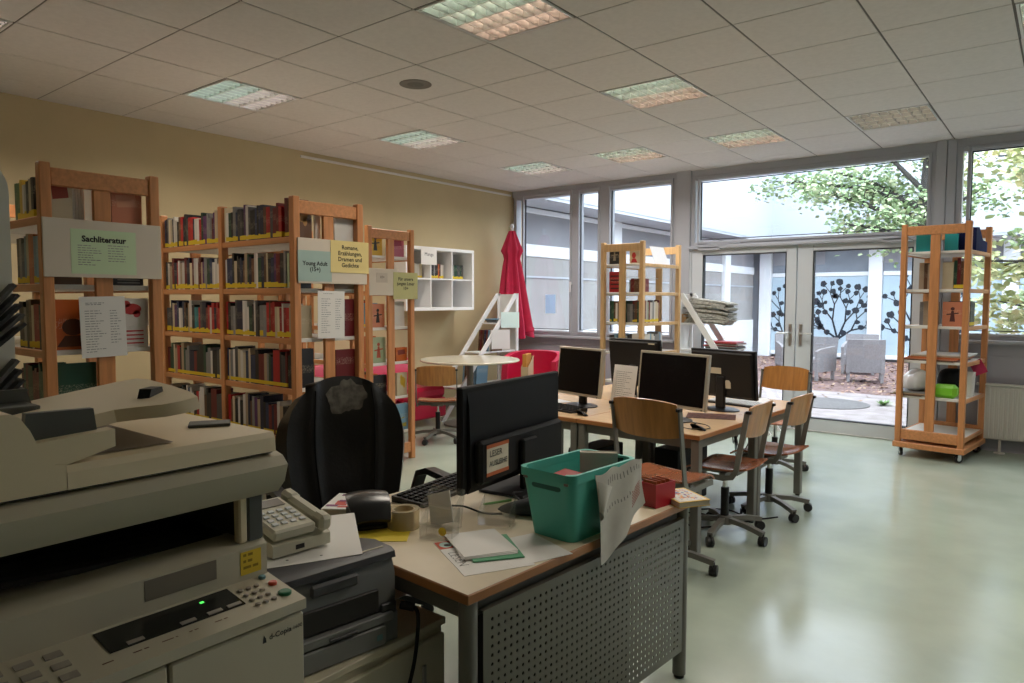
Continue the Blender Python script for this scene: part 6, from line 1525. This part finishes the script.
b = MB(); b.prism([(.43, 1.126), (.55, 1.126), (.50, 1.145), (.47, 1.158), (.43, 1.152)], 'x', -1.80, -1.55); b.build('tray_support', M_cop, t, world=True)
for (x, y, l, hh_, nm) in ((-1.430, .655, .062, .020, 'tray_stop'),):
    b = MB(); b.prism([(-l/2, 0), (l/2, 0), (l/2-.006, hh_), (-l/2+.010, hh_)], 'y', -.013, .013); b.M = Matrix.Identity(4)
    b.v = [tuple(Matrix.Translation((-1.560, .700, tz(-1.56, .70)-.004)) @ Matrix.Rotation(R(128), 4, 'Z') @ Vector(p)) for p in b.v]; b.build(nm, M_black, t, world=True)
# front document guide: beige wall carrying a dark grey fin, and the rear guide
def slab(x0, x1, ya, yb, z0a, z1a, z0b, z1b, m, name, taper=0):
    b = MB(); b.add([(x0, ya, z0a), (x1, ya, z0a), (x1, ya+taper, z1a), (x0, ya+taper, z1a), (x0, yb, z0b), (x1, yb, z0b), (x1, yb-taper, z1b), (x0, yb-taper, z1b)],
        [(0, 1, 2, 3), (7, 6, 5, 4), (0, 4, 5, 1), (1, 5, 6, 2), (2, 6, 7, 3), (3, 7, 4, 0)]); return b.build(name, m, t, world=True, smooth=0)
slab(-1.415, -1.380, .410, .553, 1.110, 1.170, 1.146, 1.178, M_cop, 'guide_wall')
slab(-1.426, -1.408, .414, .534, 1.150, 1.220, 1.165, 1.217, M_cop_d, 'document_guide', .006)
slab(-1.80, -1.785, .41, .545, 1.172, 1.222, 1.188, 1.222, M_cop_d, 'document_guide', .01)
b = MB(); b.box(-1.79, -1.70, .41, .535, 1.170, 1.194, b=.002); b.build('guide_plate', M_cop_d, t, world=True)
b = MB(); b.v = []; b.box(-.045, .045, -.030, .030, 0, .007, b=.002); b.v = [tuple(Matrix.Translation((-1.565, .835, 1.1245)) @ Matrix.Rotation(R(60), 4, 'Z') @ Vector(p)) for p in b.v]; b.build('paper_stopper', M_cop_d, t, world=True)

# ------------------------------------------------------------------ leaflet stand at the far left
LX, LY = -3.03, .70
t = thing('leaflet_stand', 'tall pale grey leaflet stand with a rounded top at the left edge', 'leaflet stand', (LX, LY, 0))
b = MB(); P_ = [(-.20, 0), (.17, 0), (.17, 1.80)] + [(.17-.14+.14*math.cos(R(a_)), 1.80+.14*math.sin(R(a_))) for a_ in range(10, 91, 10)] + [(-.06+.0-.14*math.sin(R(a_)), 1.80+.14*math.cos(R(a_))) for a_ in range(0, 91, 10)]
b.prism(P_, 'x', -.03, .03); b.build('panel', mat('pale_grey_panel', (.62, .61, .53, 1), .5), t)
for z in (.62, .95, 1.22):
    b = MB(); b.box(.03, .034, -.19, .10, z, z+.12); b.box(.034, .10, -.19, .10, z, z+.004); b.box(.098, .102, -.19, .10, z+.004, z+.10); b.build('pocket', M_cop_d, t, smooth=0)
b = MB(); b.box(-.20, .22, -.24, .22, -.0, .02, b=.004); b.build('foot_plate', M_metal_g, t)
M_leafl = mat('dark_leaflet', (.020, .020, .022, 1), .5); M_leafl2 = mat('grey_leaflet', (.085, .08, .075, 1), .5)
for z, n_, nm, lo in ((1.225, 5, 'upper', 0), (.955, 4, 'lower', 1)):
    for k in range(n_):
        o = MB().box(-.0, .06, -.006, .006, -.02, .22-.02*k).build('leaflet', M_leafl if k % 3 else M_leafl2)
        o.location = (LX+.036, LY+.02+.016*k, z+.075-.016*k); o.rotation_euler = (R(-40-2*k), 0, 0)
        tag(o, f'{ORD[k]} dark leaflet from the back in the {nm} pocket of the leaflet stand', 'leaflet', f'dark leaflets in the {nm} pocket')
